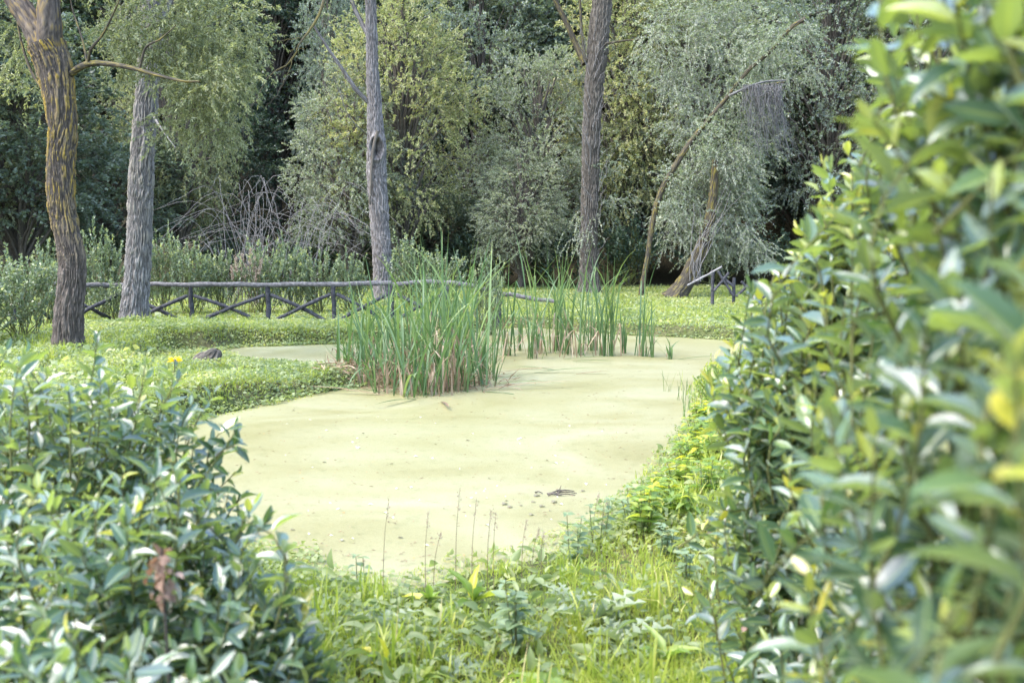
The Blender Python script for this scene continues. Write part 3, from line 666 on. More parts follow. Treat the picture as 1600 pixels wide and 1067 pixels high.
bgt = [
    (20, 190, 39, 150, 190, 'mid', "dim green broadleaf tree behind the lichen-covered trunk", 0),
    (165, 300, 44, 110, 130, 'mid', "low green tree filling the gap between the two left trunks", 1),
    (265, 70, 46, 95, 170, 'olive', "yellowish tree rising behind the straight grey trunk", 0),
    (350, 260, 53, 90, 140, 'dark', "dark ivy-clad tree in the gloom right of the straight grey trunk", 0),
    (430, 150, 59, 100, 220, 'dark', "dark evergreen between the olive crown and the pale yellow willow", 1),
    (515, 90, 53, 55, 160, 'blue', "grey-green tree half hidden behind the pale yellow willow", 0),
    (625, 110, 46, 115, 170, 'pale', "pale yellow-leaved willow just behind the hollow trunk", 0),
    (545, 215, 45, 85, 130, 'grey', "dull grey willow with a stout dark trunk left of the hollow trunk", 0),
    (750, 40, 56, 100, 120, 'blue', "bluish tree at the head of the dark gap in the middle of the wood", 1),
    (740, 200, 61, 100, 200, 'dark', "darkest evergreen standing in the middle gap of the wood", 0),
    (840, 200, 48, 85, 130, 'grey', "silvery willow left of the shoot-wrapped trunk", 1),
    (815, 310, 45, 70, 85, 'grey', "small silvery sapling willow behind the cattails", 0),
    (980, 90, 51, 110, 160, 'pale', "pale willow crown behind the shoot-wrapped trunk", 1),
    (1090, 120, 50, 140, 180, 'grey', "broad silvery willow behind the slender leaning tree", 2),
    (1000, 320, 52, 70, 100, 'mid', "green thicket tree between the shoot-wrapped trunk and the slender leaning tree", 0),
    (1300, 90, 50, 120, 190, 'blue', "blue-grey willow rising behind the tall bay hedge", 0),
    (1260, 250, 55, 110, 170, 'dark', "dark tree behind the hanging dead twigs", 1),
    (1450, 150, 49, 140, 220, 'grey', "willow mostly hidden behind the tall bay hedge", 1),
    (660, 340, 50, 90, 70, 'mid', "low dark green tree just right of the hollow trunk", 1),
    (-130, 160, 37, 160, 240, 'olive', "tree at the far left edge beyond the lichen-covered trunk", 1),
]
for px, py, Y, rx, rz, kind, lab, var in bgt:
    wood_tree(px, py, Y, rx, rz, kind, lab, var)
k = 0
for Y, x0, step, py, rz in ((62, -150, 190, 120, 240), (70, -60, 230, 60, 260), (80, -150, 260, 0, 220)):
    for px in np.arange(x0, 1800, step):
        wood_tree(px + rng.uniform(-40, 40), py + rng.uniform(-30, 30), Y + rng.uniform(-2, 2), 150 + rng.uniform(-20, 40), rz, ['dark', 'mid', 'dark', 'blue'][k % 4],
                  "dark forest tree deep in the wood on the slope", k % 2, "forest trees on the slope behind"); k += 1
# the far wood that reads as one mass up the slope
n = 9000
fx = rng.uniform(-90, 90, n); fy = rng.uniform(74, 130, n); fz = height(fx, fy) + rng.uniform(0.5, 9, n)
st = np.stack([fx, fy, fz], 1)
(v, q, a), Pt = sprays(st, nrm(unit_rand(n) + np.array([0, -0.3, 0.2])), rng.uniform(1.2, 2.4, n), 0.4, 14, 0.5, 0.3)
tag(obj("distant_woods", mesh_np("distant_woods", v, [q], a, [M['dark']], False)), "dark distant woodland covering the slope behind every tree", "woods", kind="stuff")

# ------------------------------------------------------------------ undergrowth
def shrub_parts(seed, h=2.0, r=0.9, n=70, nl=34, leaf=(0.095, 0.055)):
    global rng
    keep_ = rng; rng = np.random.default_rng(seed)
    lv, tw = MB(), MB()
    ang = rng.uniform(0, 6.28, n); rr = r * rng.uniform(0, 1, n) ** 0.5
    st = np.stack([np.cos(ang) * rr * 0.55, np.sin(ang) * rr * 0.55, rng.uniform(0.02, 0.55, n) * h], 1)
    d = nrm(np.stack([np.cos(ang) * rr * 0.55, np.sin(ang) * rr * 0.55, np.full(n, 0.9)], 1) + rng.normal(size=(n, 3)) * 0.22)
    L = np.clip((h * (1 - 0.45 * (rr / r) ** 2) - st[:, 2]) * rng.uniform(0.7, 1.05, n), 0.35, 1.3)
    (v, q, a), Pt = sprays(st, d, L, 0.08, nl, *leaf, spread=0.9, base_rnd=rng.uniform(0, 0.7, n))
    # young yellow leaves near the tips
    hz = v[:, 2].reshape(-1, 4)[:, 0]; 
    lv.add(v, q, **a)
    tv, tq = tubes(Pt, np.tile(np.linspace(0.012, 0.004, 6), (n, 1)), 4); tw.add(tv, tq)
    (v, q, a), _ = sprays(Pt[:, -1], d, np.full(n, 0.14), 0.0, 8, leaf[0] * 0.85, leaf[1] * .85, spread=0.9, base_rnd=rng.uniform(.6, 1.0, n), bias=0.05)
    lv.add(v, q, **a)
    for k in range(9):
        e = st[rng.integers(n)]; limb(tw, [[rng.normal() * .1, rng.normal() * .1, -0.1], e * 0.5, e], 0.022, 0.01, 7, 5)
    res = lv.mesh("shrub_foliage", M['shrub'], False), tw.mesh("shrub_stems", M['twig_green'])
    rng = keep_
    return res
SV = [shrub_parts(50 + i, n=64) for i in range(4)]
def shrub(px, base_y, top_y, label, k, wpx=90, group=None, Y=None, leafm=None):
    p = on_z(px, base_y) if Y is None else at(px, base_y, Y); Yv = p[1]; gz = float(height(np.array([p[0]]), np.array([Yv]))[0])
    t = thing("shrub", label, "shrub", (p[0], Yv, gz), rng.uniform(0, 6.28), group)
    hgt = (at(px, top_y, Yv)[2] - gz) / 1.75; sx = wpx * Yv / F / 1.8
    t.scale = (sx, sx, hgt)
    o_ = obj("foliage", SV[k % 4][0], t); obj("stems", SV[k % 4][1], t)
    if leafm: o_.material_slots[0].link = 'OBJECT'; o_.material_slots[0].material = M[leafm]
SHR = [(-40, 545, 430, "low shrub at the left edge beside the lichen-covered trunk", 150), (30, 535, 400, "bushy pale green shrub left of the lichen-covered trunk", 120),
       (75, 515, 385, "taller shrub peering from behind the lichen-covered trunk", 90), (160, 495, 365, "yellow-tipped shrub between the two left trunks", 85),
       (180, 500, 440, "small shrub tucked behind the straight grey trunk", 70), (255, 488, 365, "tall yellow-green shrub just right of the straight grey trunk", 75),
       (300, 490, 380, "round shrub behind the first open fence post", 80), (345, 488, 395, "grey-green shrub left of the dry plume stalks", 70),
       (410, 488, 385, "shrub right of the dry plume stalks behind the fence", 80), (455, 486, 378, "yellow-tipped shrub behind the middle of the fence", 75),
       (500, 486, 395, "shrub behind the fence with pale seed heads beside it", 80), (545, 485, 400, "shrub touching the hollow trunk on its left", 70),
       (640, 478, 375, "leafy shrub right of the hollow trunk behind the cattails", 80), (690, 474, 395, "shrub seen through the tallest cattail blades", 80),
       (120, 490, 400, "shrub low between fence rail and lichen-covered trunk", 90)]
for k, (px, by, ty, lab, wp) in enumerate(SHR): shrub(px, by, ty, lab, k, wp)
shrub(760, 505, 405, "silvery young shrub against the sloping fence rail", 2, 62)
dk = [(560, 395), (760, 390), (860, 385), (980, 380), (1230, 385), (1300, 380), (470, 385), (350, 380), (60, 380), (-60, 375), (1130, 395), (690, 380)]
for k, (px, ty) in enumerate(dk):
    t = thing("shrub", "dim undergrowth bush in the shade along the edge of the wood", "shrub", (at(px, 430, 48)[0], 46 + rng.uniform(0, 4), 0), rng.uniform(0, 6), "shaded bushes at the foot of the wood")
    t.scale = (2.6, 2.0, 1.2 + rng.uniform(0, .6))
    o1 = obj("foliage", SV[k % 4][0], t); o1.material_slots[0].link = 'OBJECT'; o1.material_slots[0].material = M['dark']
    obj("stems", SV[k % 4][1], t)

# dry plume stalks behind the fence
mb1, mb2 = MB(), MB()
base = on_z(385, 490)
for k, (px, ty) in enumerate([(368, 400), (378, 398), (391, 388), (398, 400), (408, 405), (384, 412), (362, 415), (401, 420)]):
    t_ = at(px, ty, base[1]) - base; s = np.array([(px - 385) * .6 * base[1] / F, rng.uniform(-.2, .2), -0.05])
    limb(mb1, [s, s * .5 + t_ * .5 + rng.normal(size=3) * .02, t_], 0.009, 0.005, 8, 4)
    m_ = 90; tt = rng.uniform(0.76, 1.02, m_); pos = s + (t_ - s) * tt[:, None] + rng.normal(size=(m_, 3)) * 0.025
    v, q, a = place(DIA, pos, nrm(unit_rand(m_) * .6 + up), unit_rand(m_), np.full(m_, 0.07), np.full(m_, 0.022), rng.uniform(0, 1, m_)); mb2.add(v, q, **a)
t = thing("plume_grass", "dry pinkish plume stalks standing behind the fence", "grass plume", (base[0], base[1], float(height(base[:1], base[1:2])[0])))
obj("stalks", mb1.mesh("stalks", M['reed_dead']), t); obj("plumes", mb2.mesh("plumes", M['plume'], False), t)

# bare bramble thicket
mb_ = MB(); Yb = 33.0; org = at(430, 420, Yb); org[2] = float(height(org[:1], np.array([Yb]))[0])
for k in range(75):
    x0 = 350 + rng.uniform(0, 150); s = at(x0, 425, Yb + rng.uniform(-1, 1.5)) - org; s[2] = 0
    dx = rng.uniform(-150, 150); hh = rng.uniform(40, 150)
    m_ = at(x0 + dx * .5, 425 - hh, Yb + rng.uniform(-1, 1)) - org; e = at(x0 + dx * 1.3, 425 - hh * rng.uniform(.35, .95), Yb + rng.uniform(-1.5, .5)) - org
    limb(mb_, [s, m_, e], 0.009, 0.004, 12, 4, 0.03)
t = tag(obj("bramble_thicket", mb_.mesh("bramble_thicket", M['twig']), None, org), "tangle of bare grey bramble canes arching behind the shrubs", "bramble")
# dead hanging twigs at right
mb_ = MB(); Yh = 37.0; org = at(1185, 130, Yh)
limb(mb_, [at(1140, 150, Yh + .3) - org, at(1165, 138, Yh) - org, at(1195, 128, Yh) - org, at(1228, 126, Yh) - org], 0.05, 0.03, 14, 6)
for k in range(170):
    x0 = 1160 + rng.uniform(0, 62); L_ = rng.uniform(25, 125); dx = rng.normal() * 16 + 18 * L_ / 110
    dY = rng.uniform(-.6, .6)
    limb(mb_, [at(x0, 130 + rng.uniform(0, 6), Yh + dY * .4) - org, at(x0 + dx * .35, 130 + L_ * .5, Yh + dY) - org, at(x0 + dx, 130 + L_, Yh + dY) - org], 0.010, 0.004, 11, 4, 0.05)
tag(obj("dead_branch", mb_.mesh("dead_branch", M['twig_dead']), None, org), "dead branch with pale twigs hanging like a broom from the leaning tree", "branch")
mb_ = MB(); Yh = 26.0; org = at(440, 90, Yh)
for pts, ra in (([(466, 72), (450, 100), (425, 115), (405, 145), (386, 182), (380, 185)], .025), ([(458, 90), (448, 120), (432, 150), (416, 166)], .014), ([(405, 145), (392, 160), (396, 178)], .010), ([(470, 60), (455, 62), (425, 66)], .014), ([(452, 82), (466, 76), (476, 78)], .01)):
    limb(mb_, [at(x, y, Yh) - org for x, y in pts], ra, 0.007, 18, 5, 0.01)
limb(mb_, [at(466, 72, Yh) - org, at(500, 20, Yh + .5) - org, at(520, -60, Yh + 1) - org], .025, .05, 10, 6)
tag(obj("mossy_branch", mb_.mesh("mossy_branch", M['bark_moss']), None, org), "bare yellow-lichened branch drooping into the dark gap", "branch")
bark_attr(mb_, bpy.data.objects["mossy_branch"].data)

# ------------------------------------------------------------------ fences
def pole(pts, r, mat_, name, parent, n=10):
    mb = MB(); P = curve_pts(pts, n); P[1:-1] += rng.normal(size=(n - 2, 3)) * r * 0.12
    rr = r * (1 + rng.normal(size=n) * 0.07)
    v, q = tubes(P[None], rr[None], 10); 
    mb.add(v, q)
    for e in (0, n - 1):
        c = P[e]; ring = v.reshape(n, 10, 3)[e]
        vv = np.vstack([ring, c[None]]); tri = np.array([[i, (i + 1) % 10, 10] for i in range(10)])
        mb.add(vv, None, tri if e else tri[:, ::-1])
    return obj(name, mb.mesh(name, mat_), parent)
FY = on_z(420, 499)[1]
posts_l = [(20, 447, 500, 24.8), (92, 448, 503, 25.3), (190, 449, 503, FY - .1), (298, 448, 503, FY), (418, 447, 500, FY), (521, 446, 499, FY), (612, 445, 499, FY), (700, 446, 492, FY - .2), (779, 462, 486, FY - .4)]
org = at(298, 503, FY); org[2] = 0
t = thing("rustic_fence", "rustic pole fence with crossed braces running along the far side of the left bank", "fence", org)
g = lambda x, y, Y: at(x, y, Y) - org
for px, ty, by, Yp in posts_l:
    a_, b_ = g(px, ty, Yp), g(px, by, Yp); b_ = np.array([a_[0], a_[1], -0.15]); pole([b_, (a_ + b_) / 2, a_], 0.062, M['wood_fence'], "post", t, 6)
for (xa, ya, Ya), (xb, yb, Yb_) in zip([(a_[0], a_[1], a_[3]) for a_ in posts_l[:-2]], [(a_[0], a_[1], a_[3]) for a_ in posts_l[1:-1]]):
    za = 0.14
    w_ = (xb - xa)
    pole([g(xa + 5, ya + 14, Ya - .05), g((xa + xb) / 2, ya + 33, Ya - .06), g(xb - .12 * w_, ya + 54, Yb_ - .05)], 0.05, M['wood_fence'], "brace", t, 8)
    pole([g(xa + .06 * w_, ya + 56, Ya - .16), g((xa + xb) / 2, ya + 34, Ya - .17), g(xb - 5, ya + 13, Yb_ - .16)], 0.05, M['wood_fence'], "brace", t, 8)
for seg in ([(20, 446), (92, 447), (190, 447)], [(190, 447), (240, 446), (298, 447), (360, 446), (418, 447)], [(418, 447), (470, 446), (521, 446), (560, 445), (612, 444)]):
    pole([g(x, y, FY - .02 if x > 150 else 24.8 + (x - 20) / 170 * (FY - 24.8)) + np.array([0, 0, .03]) for x, y in seg], 0.065, M['wood_rail'], "rail", t, 16)
pole([g(612, 445, FY), g(655, 441, FY - .1), g(700, 441, FY - .2), g(745, 447, FY - .3)], 0.06, M['wood_rail'], "rail", t, 14)
pole([g(742, 448, FY - .3), g(780, 458, FY - .4), g(812, 463, FY - .5), g(866, 471, FY - .6)], 0.055, M['wood_rail'], "rail", t, 14)
# broken right-hand fence
FR = 33.0
org2 = at(1147, 463, FR); org2[2] = 0
t = thing("broken_fence", "broken dark fence with bare crossed braces beside the bay hedge", "fence", org2)
g = lambda x, y, Y=FR: at(x, y, Y) - org2
for px, ty, by in ((1114, 422, 458), (1147, 434, 470), (1188, 440, 468), (1225, 442, 468)):
    a_ = g(px, ty); pole([np.array([a_[0], 0, -0.2]), a_ * [1, 1, .5], a_], 0.055, M['wood_fence'], "post", t, 6)
for (xa, ya), (xb, yb) in (((1116, 454), (1139, 426)), ((1122, 424), (1146, 462)), ((1131, 434), (1146, 448)), ((1150, 463), (1168, 447)), ((1158, 440), (1188, 466)), ((1190, 466), (1222, 444))):
    pole([g(xa, ya, FR - .12), g((xa + xb) / 2, (ya + yb) / 2 + .5, FR - .12), g(xb, yb, FR - .12)], 0.045, M['wood_fence'], "brace", t, 8)
org3 = at(1074, 446, 32); 
pole([np.zeros(3), at(1095, 435, 32) - org3, at(1128, 417, 32) - org3], 0.035, M['twig'], "fallen_pole", None, 10).location = org3
tag(bpy.data.objects["fallen_pole"], "thin pale pole leaning from the squat trunk to the broken fence", "pole")

# ------------------------------------------------------------------ cattails
def strip(base, lean, az, L, width, bend, kink=None, n=11, twist=0.0):
    """one strap leaf; returns V (2*3 rows), Q"""
    s = np.linspace(0, 1, n); a = lean + bend * s ** 2.2
    if kink is not None:
        a = a + kink[1] * smooth(kink[0] - .03, kink[0] + .03, s)
    ds = L / (n - 1)
    h = np.concatenate([[0], np.cumsum(np.sin(a[:-1]) * ds)]); z = np.concatenate([[0], np.cumsum(np.cos(a[:-1]) * ds)])
    P = base + np.stack([np.cos(az) * h, np.sin(az) * h, z], 1)
    side_a = az + math.pi / 2 + twist * s
    w = width * 0.5 * np.clip(np.minimum(1.0, (1.03 - s) * 3.0), 0.05, 1) * (0.7 + 0.3 * np.minimum(1, s * 6))
    sd_ = np.stack([np.cos(side_a), np.sin(side_a), np.zeros(n)], 1)
    nr = np.stack([-np.cos(az) * np.cos(a), -np.sin(az) * np.cos(a), np.sin(a)], 1)
    Vv = np.stack([P - sd_ * w[:, None], P - nr * (w * 0.35)[:, None], P + sd_ * w[:, None]], 1).reshape(-1, 3)
    i = np.arange(n * 3).reshape(n, 3)
    Q = np.concatenate([np.stack([i[:-1, k], i[:-1, k + 1], i[1:, k + 1], i[1:, k]], -1) for k in (0, 1)])
    return Vv, Q, s
def cattail_meshes(seed, n, h, r, dead=6, lean=0.12):
    global rng
    keep_ = rng; rng = np.random.default_rng(seed)
    lv, dv = MB(), MB()
    for k in range(n):
        az = rng.uniform(0, 6.28); bs = np.array([rng.normal() * r, rng.normal() * r, -0.04])
        L = h * rng.uniform(0.42, 1.1)
        kink = (rng.uniform(0.45, 0.8), rng.uniform(0.6, 2.1)) if rng.random() < 0.2 else None
        v, q, s = strip(bs, abs(rng.normal()) * lean, az, L, rng.uniform(0.022, 0.038), rng.uniform(0.0, 1.35) ** 2, kink, twist=rng.normal() * 1.0)
        lv.add(v, q, rnd=np.clip(rng.uniform(0, .75) + np.repeat(s, 3) * 0.1 + 0.25 * (np.repeat(s, 3) > .93), 0, 1), mid=np.ones(len(v)))
    for k in range(dead):
        az = rng.uniform(0, 6.28); bs = np.array([rng.normal() * r * 1.1, rng.normal() * r * 1.1, -0.04])
        kink = (rng.uniform(0.35, 0.8), rng.uniform(1.0, 2.4)) if rng.random() < 0.6 else None
        v, q, s = strip(bs, abs(rng.normal()) * 0.2, az, h * rng.uniform(0.2, 0.55), rng.uniform(0.02, 0.036), rng.uniform(0, 1.2), kink, twist=rng.normal() * 1.5)
        dv.add(v, q, rnd=np.full(len(v), rng.uniform(0, 1)), mid=np.ones(len(v)))
    res = lv.mesh("cattail_blades", M['reed']), dv.mesh("cattail_dead", M['reed_dead'])
    rng = keep_
    return res
BIG = [cattail_meshes(200 + i, 16, 2.6, 0.19, 14, 0.23) for i in range(5)]
MED = [cattail_meshes(220 + i, 13, 1.98, 0.08, 4, 0.15) for i in range(5)]
SML = [cattail_meshes(240 + i, 8, 1.1, 0.04, 1, 0.16) for i in range(3)]
def cattail(px, py, lib, k, label, s=1.0, group=None):
    p = on_z(px, py, WZ)
    z = max(WZ, float(height(p[:1], p[1:2])[0]))
    t = thing("cattail_clump", label, "cattails", (p[0], p[1], z), rng.uniform(0, 6.28), group); t.scale = (1, 1, s)
    obj("blades", lib[k % len(lib)][0], t); obj("dead_blades", lib[k % len(lib)][1], t)
big_pos = [(585, 592, .66), (612, 602, .72), (640, 606, .78), (664, 610, .84), (690, 612, .92), (714, 604, .98), (636, 582, .82), (676, 585, 1.0), (706, 586, 1.08), (738, 592, .74), (606, 575, .72), (655, 566, .9), (700, 562, 1.05), (742, 566, .78), (582, 570, .62)]
ARCH = [cattail_meshes(260 + i, 13, 1.5, 0.12, 8, 0.55) for i in range(3)]
for k, (px, py, lab) in enumerate([(576, 604, "arching cattail tuft between the mud tongue and the big stand"), (632, 618, "arching tuft leaning out over the duckweed left of the front"), (718, 612, "arching tuft at the front right of the big stand"), (545, 583, "small arching tuft highest on the mud tongue"), (556, 590, "arching cattail tuft spilling over the mud tongue"), (598, 612, "arching cattail tuft at the lower left foot of the big stand"), (748, 603, "splayed cattail tuft at the lower right foot of the big stand"), (672, 618, "straw-based arching tuft at the very front of the big stand")]):
    p = on_z(px, py, WZ); t = thing("cattail_clump", lab, "cattails", (p[0], p[1], max(WZ, float(height(p[:1], p[1:2])[0]))), rng.uniform(0, 6.28))
    obj("blades", ARCH[k % 3][0], t); obj("dead_blades", ARCH[k % 3][1], t)
for k, (px, py, s) in enumerate(big_pos):
    cattail(px, py, BIG, k, "dense green cattail clump in the big stand beside the mud tongue", s, "cattail clumps of the big stand")
side = [(566, 578, MED, .75, "short arching cattail clump at the tip of the mud tongue"), (540, 572, SML, .9, "small reddish cattail sprout on the mud tongue"),
        (762, 590, MED, .72, "cattail clump at the right foot of the big stand"), (792, 556, MED, 1.0, "V-shaped cattail clump in open duckweed just right of the big stand"),
        (832, 560, MED, 1.05, "cattail clump with a dark base, second of the row in open duckweed"), (846, 552, BIG, .98, "taller thick clump behind the dark-based cattail clump"),
        (868, 548, MED, 1.05, "cattail clump with bent straw leaves, left of the shoot-wrapped trunk"), (884, 553, MED, 1.1, "upright cattail clump directly left of the shoot-wrapped trunk"),
        (903, 556, BIG, .98, "largest cattail clump in front of the shoot-wrapped trunk"), (922, 548, MED, 1.05, "slim cattail clump in front of the shoot-wrapped trunk"),
        (940, 556, MED, 1.15, "cattail clump just right of the shoot-wrapped trunk"), (958, 556, MED, 1.2, "tallest narrow cattail clump right of the shoot-wrapped trunk"),
        (974, 552, SML, 1.0, "thin low cattail clump between two taller ones"), (1004, 556, MED, .98, "cattail clump with yellowing tips, second from the right"),
        (1016, 558, SML, 1.15, "small cattail clump touching the yellow-tipped clump"), (1046, 561, SML, .55, "lone tiny cattail sprout at the right end of the row"),
        (724, 545, MED, 1.0, "cattail clump behind the big stand by the fence post"), (690, 548, BIG, .9, "broad cattail clump behind the big stand"), (812, 548, SML, 1.3, "thin cattail clump behind the row")]
for k, (px, py, lib, s, lab) in enumerate(side): cattail(px, py, lib, k, lab, s)
# fallen blades lying on the duckweed
mbf = [(750, 610, 0.2, 1.3), (735, 600, 0.5, 1.0), (770, 600, -0.3, .9), (760, 585, 0.15, 1.2), (835, 583, 0.1, .9), (880, 562, -.1, .8), (600, 618, 2.9, 1.2), (585, 610, 3.3, 1.0), (650, 624, 4.2, .8), (690, 628, 4.9, .7), (865, 578, 3.0, .6), (1060, 562, .1, .7), (900, 585, 0.1, .5), (895, 565, 5.8, .7)]
for k, (px, py, az, L) in enumerate(mbf):
    p = on_z(px, py, WZ); mb = MB()
    v, q, s = strip(np.array([0, 0, 0.012]), 1.40, az, L * 1.25, 0.045, 0.18, (0.4, 0.08), n=9); v[:, 2] = np.maximum(v[:, 2], 0.006) * 0.7
    mb.add(v, q, rnd=np.full(len(v), rng.uniform(0, .7)), mid=np.ones(len(v)))
    tag(obj("fallen_cattail", mb.mesh("fallen_cattail", M['reed'] if k % 3 else M['reed_dead']), None, p), "fallen cattail blade lying flat on the duckweed by the stand", "cattail blade", "fallen cattail blades on the duckweed")
# dry litter on the mud tongue and under the stand
m_ = 2600; lx = rng.normal(size=m_); ly = rng.normal(size=m_); ctr = on_z(572, 590, WZ); c2 = on_z(665, 598, WZ)
sel = rng.random(m_) < 0.6
pos = np.where(sel[:, None], np.stack([ctr[0] + lx * .35, ctr[1] + ly * .35, np.zeros(m_)], 1), np.stack([c2[0] + lx * .55, c2[1] + ly * .5, np.zeros(m_)], 1))
pos[:, 2] = np.maximum(height(pos[:, 0], pos[:, 1]), WZ) + rng.uniform(0.0, 0.14, m_) * np.where(sel, 1.0, .5)
v, q, a = place(DIA, pos, nrm(unit_rand(m_) * [1, 1, .35]), unit_rand(m_) + up, rng.uniform(.1, .4, m_), rng.uniform(.01, .03, m_), rng.uniform(0, .9, m_))
tag(obj("reed_litter", mesh_np("reed_litter", v, [q], a, [M['reed_dead']], False)), "brown dead reed litter on the mud tongue under the stand", "reed litter", kind="stuff")

# ------------------------------------------------------------------ ground cover and grass (uncountable)
def scatter(n, x0, x1, y0, y1, cond=None, pw=0.0):
    if pw: y = (y0 ** (1 - pw) + rng.uniform(0, 1, n) * (y1 ** (1 - pw) - y0 ** (1 - pw))) ** (1 / (1 - pw))
    else: y = rng.uniform(y0, y1, n)
    x = rng.uniform(x0, x1, n) if np.isscalar(x0) else x0 + 0 * y
    return x, y
OV = leaf_template(2, 3, p_ovate, fold=0.15, curl=0.12)
def cover(mb, x, y, hgt, size, tpl=DIA, upb=1.2, patch=0.6, bias=0.0, overhang=0.12, asp=(.65, .95)):
    d = sdf(x, y); k = d > -2.2 * overhang * vnoise(x * 2.6, y * 2.6 + 60) + .05
    x, y, d = x[k], y[k], d[k]
    n = len(x); z = np.maximum(height(x, y), WZ + 0.02)
    lum = np.clip(1.5 * (0.55 * vnoise(x * 0.9 + 31, y * 0.9) + .45 * vnoise(x * 2.7, y * 2.7 + 12)) - .25, 0, 1); hh = hgt * (0.35 + 1.1 * vnoise(x * 2.3, y * 2.3 + 8)) * np.clip((z - WZ) / 0.22, 0.3, 1)
    pos = np.stack([x, y, z + rng.uniform(0.05, 1, n) * hh], 1)
    dr = nrm(unit_rand(n) * [1, 1, .5]); upv = nrm(unit_rand(n) * .8 + up * upb)
    ln = size * rng.uniform(.5, 1.4, n)
    v, q, a = place(tpl, pos, dr, upv, ln, ln * rng.uniform(*asp, n), np.clip(patch * lum + (1 - patch) * rng.uniform(0, 1, n) + bias, 0, 1))
    mb.add(v, q, **a)
gc = MB()
x = rng.uniform(-15, -1.6, 190000); y = rng.uniform(9.5, 25.5, 190000); k = x < -1.6 - (y < 12) * 1.4; cover(gc, x[k], y[k], 0.16, 0.055)
x = rng.uniform(-18, 18, 150000); y = rng.uniform(21.5, 48, 150000); k = y < 24.5; cover(gc, x[k], y[k], 0.14, 0.07, patch=.5); cover(gc, x[~k], y[~k], 0.08, 0.085, patch=.5)
x = rng.uniform(1.2, 9, 60000); y = rng.uniform(6, 24, 60000); cover(gc, x, y, 0.14, 0.05, bias=.08)
x = rng.uniform(-2.0, 3.4, 34000); y = rng.uniform(3.4, 9.8, 34000); k = vnoise(x * 1.3 + 5, y * 1.3) > rng.uniform(.25, .75, 34000); cover(gc, x[k], y[k], 0.13, 0.045, tpl=OV, bias=.05)
x = rng.uniform(-2.0, 3.6, 6500); y = rng.uniform(3.4, 11, 6500); k = vnoise(x * 1.1 + 25, y * 1.1) > rng.uniform(.2, .8, 6500); cover(gc, x[k], y[k], 0.16, 0.10, tpl=leaf_template(2, 5, p_laurel, fold=0.14, curl=0.3), upb=.7, bias=.06, asp=(.28, .5))
tag(obj("ground_cover", gc.mesh("ground_cover", M['cover'], False)), "low leafy ground cover spread over the banks", "ground cover", kind="stuff")
def grass(mb, x, y, h, w, lean=0.5, bias=0.0):
    d = sdf(x, y); k = d > -0.12; x, y = x[k], y[k]; n = len(x)
    z = np.maximum(height(x, y), WZ) - 0.01
    L = h * rng.uniform(.45, 1.25, n) * (0.6 + .8 * vnoise(x * 1.7 + 3, y * 1.7)) * np.clip((z - WZ) / 0.22, 0.3, 1); az = rng.uniform(0, 6.28, n); ln = np.abs(rng.normal(size=n)) * lean
    s = np.array([0, .45, .8, 1.0])
    hor = L[:, None] * np.sin(ln)[:, None] * s[None] ** 1.7 * 1.1; ver = L[:, None] * s[None] * np.cos(ln[:, None] * s[None])
    P = np.stack([x[:, None] + np.cos(az)[:, None] * hor, y[:, None] + np.sin(az)[:, None] * hor, z[:, None] + ver], -1)
    sa = az + 1.57 + rng.normal(size=n) * .5
    sdv = np.stack([np.cos(sa), np.sin(sa), np.zeros(n)], 1)
    ww = w * rng.uniform(.6, 1.3, n)[:, None] * np.array([.8, 1, .65, .08])[None] * .5
    Vv = np.stack([P - sdv[:, None] * ww[..., None], P + sdv[:, None] * ww[..., None]], 2).reshape(-1, 3)
    i = np.arange(n * 8).reshape(n, 4, 2)
    Q = np.stack([i[:, :-1, 0], i[:, :-1, 1], i[:, 1:, 1], i[:, 1:, 0]], -1).reshape(-1, 4)
    rn = np.clip(0.35 * vnoise(x * .8, y * .8 + 50) + .65 * rng.uniform(0, 1, n) ** 1.2 + (bias[k] if np.ndim(bias) else bias), 0, 1)
    mb.add(Vv, Q, rnd=np.repeat(rn, 8), mid=np.ones(n * 8))
gr = MB()
n = 70000; y = 3.4 * (9.6 / 3.4) ** rng.uniform(0, 1, n); x = rng.uniform(-.42, .42, n) * y * 1.35 + .5; grass(gr, x, y, 0.12, 0.006, .75)
n = 30000; x = rng.uniform(1.0, 6.5, n); y = rng.uniform(7, 20, n); grass(gr, x, y, 0.22, 0.009, .4)
n = 50000; x = rng.uniform(-14, -3, n); y = rng.uniform(13, 24.5, n); grass(gr, x, y, 0.13, 0.011, .6, .12)
n = 60000; x = rng.uniform(-14, 16, n); y = rng.uniform(23, 46, n); grass(gr, x, y, 0.11, 0.018, .6, .05)
tx = rng.uniform(-12, -2, 260); ty = rng.uniform(12, 24, 260); tx = np.concatenate([tx, rng.uniform(-2, 3.5, 160), rng.uniform(-12, 14, 200)]); ty = np.concatenate([ty, rng.uniform(4, 9.5, 160), rng.uniform(22, 40, 200)])
kk = sdf(tx, ty) > .15; tx, ty = tx[kk], ty[kk]; nb_ = 26
x = np.repeat(tx, nb_) + rng.normal(size=len(tx) * nb_) * .06; y = np.repeat(ty, nb_) + rng.normal(size=len(tx) * nb_) * .06; grass(gr, x, y, 0.27, 0.010, .55, rng.uniform(-.1, .25, len(x)))
x = rng.uniform(-14, -2.5, 9000); y = rng.uniform(11, 24, 9000); k = (vnoise(x * .8 + 77, y * .8) > .55) & ((y < 15.5) | (x < -6.5)); cover(gc2 := MB(), x[k], y[k], .2, .12, tpl=OV, upb=1.0)
tag(obj("bank_herbs", gc2.mesh("bank_herbs", M['cover'], False)), "broader-leaved herbs growing in patches on the left bank", "herbs", kind="stuff")
tag(obj("grass", gr.mesh("grass", M['grass'], False)), "short bright grass growing over the near bank and meadow", "grass", kind="stuff")

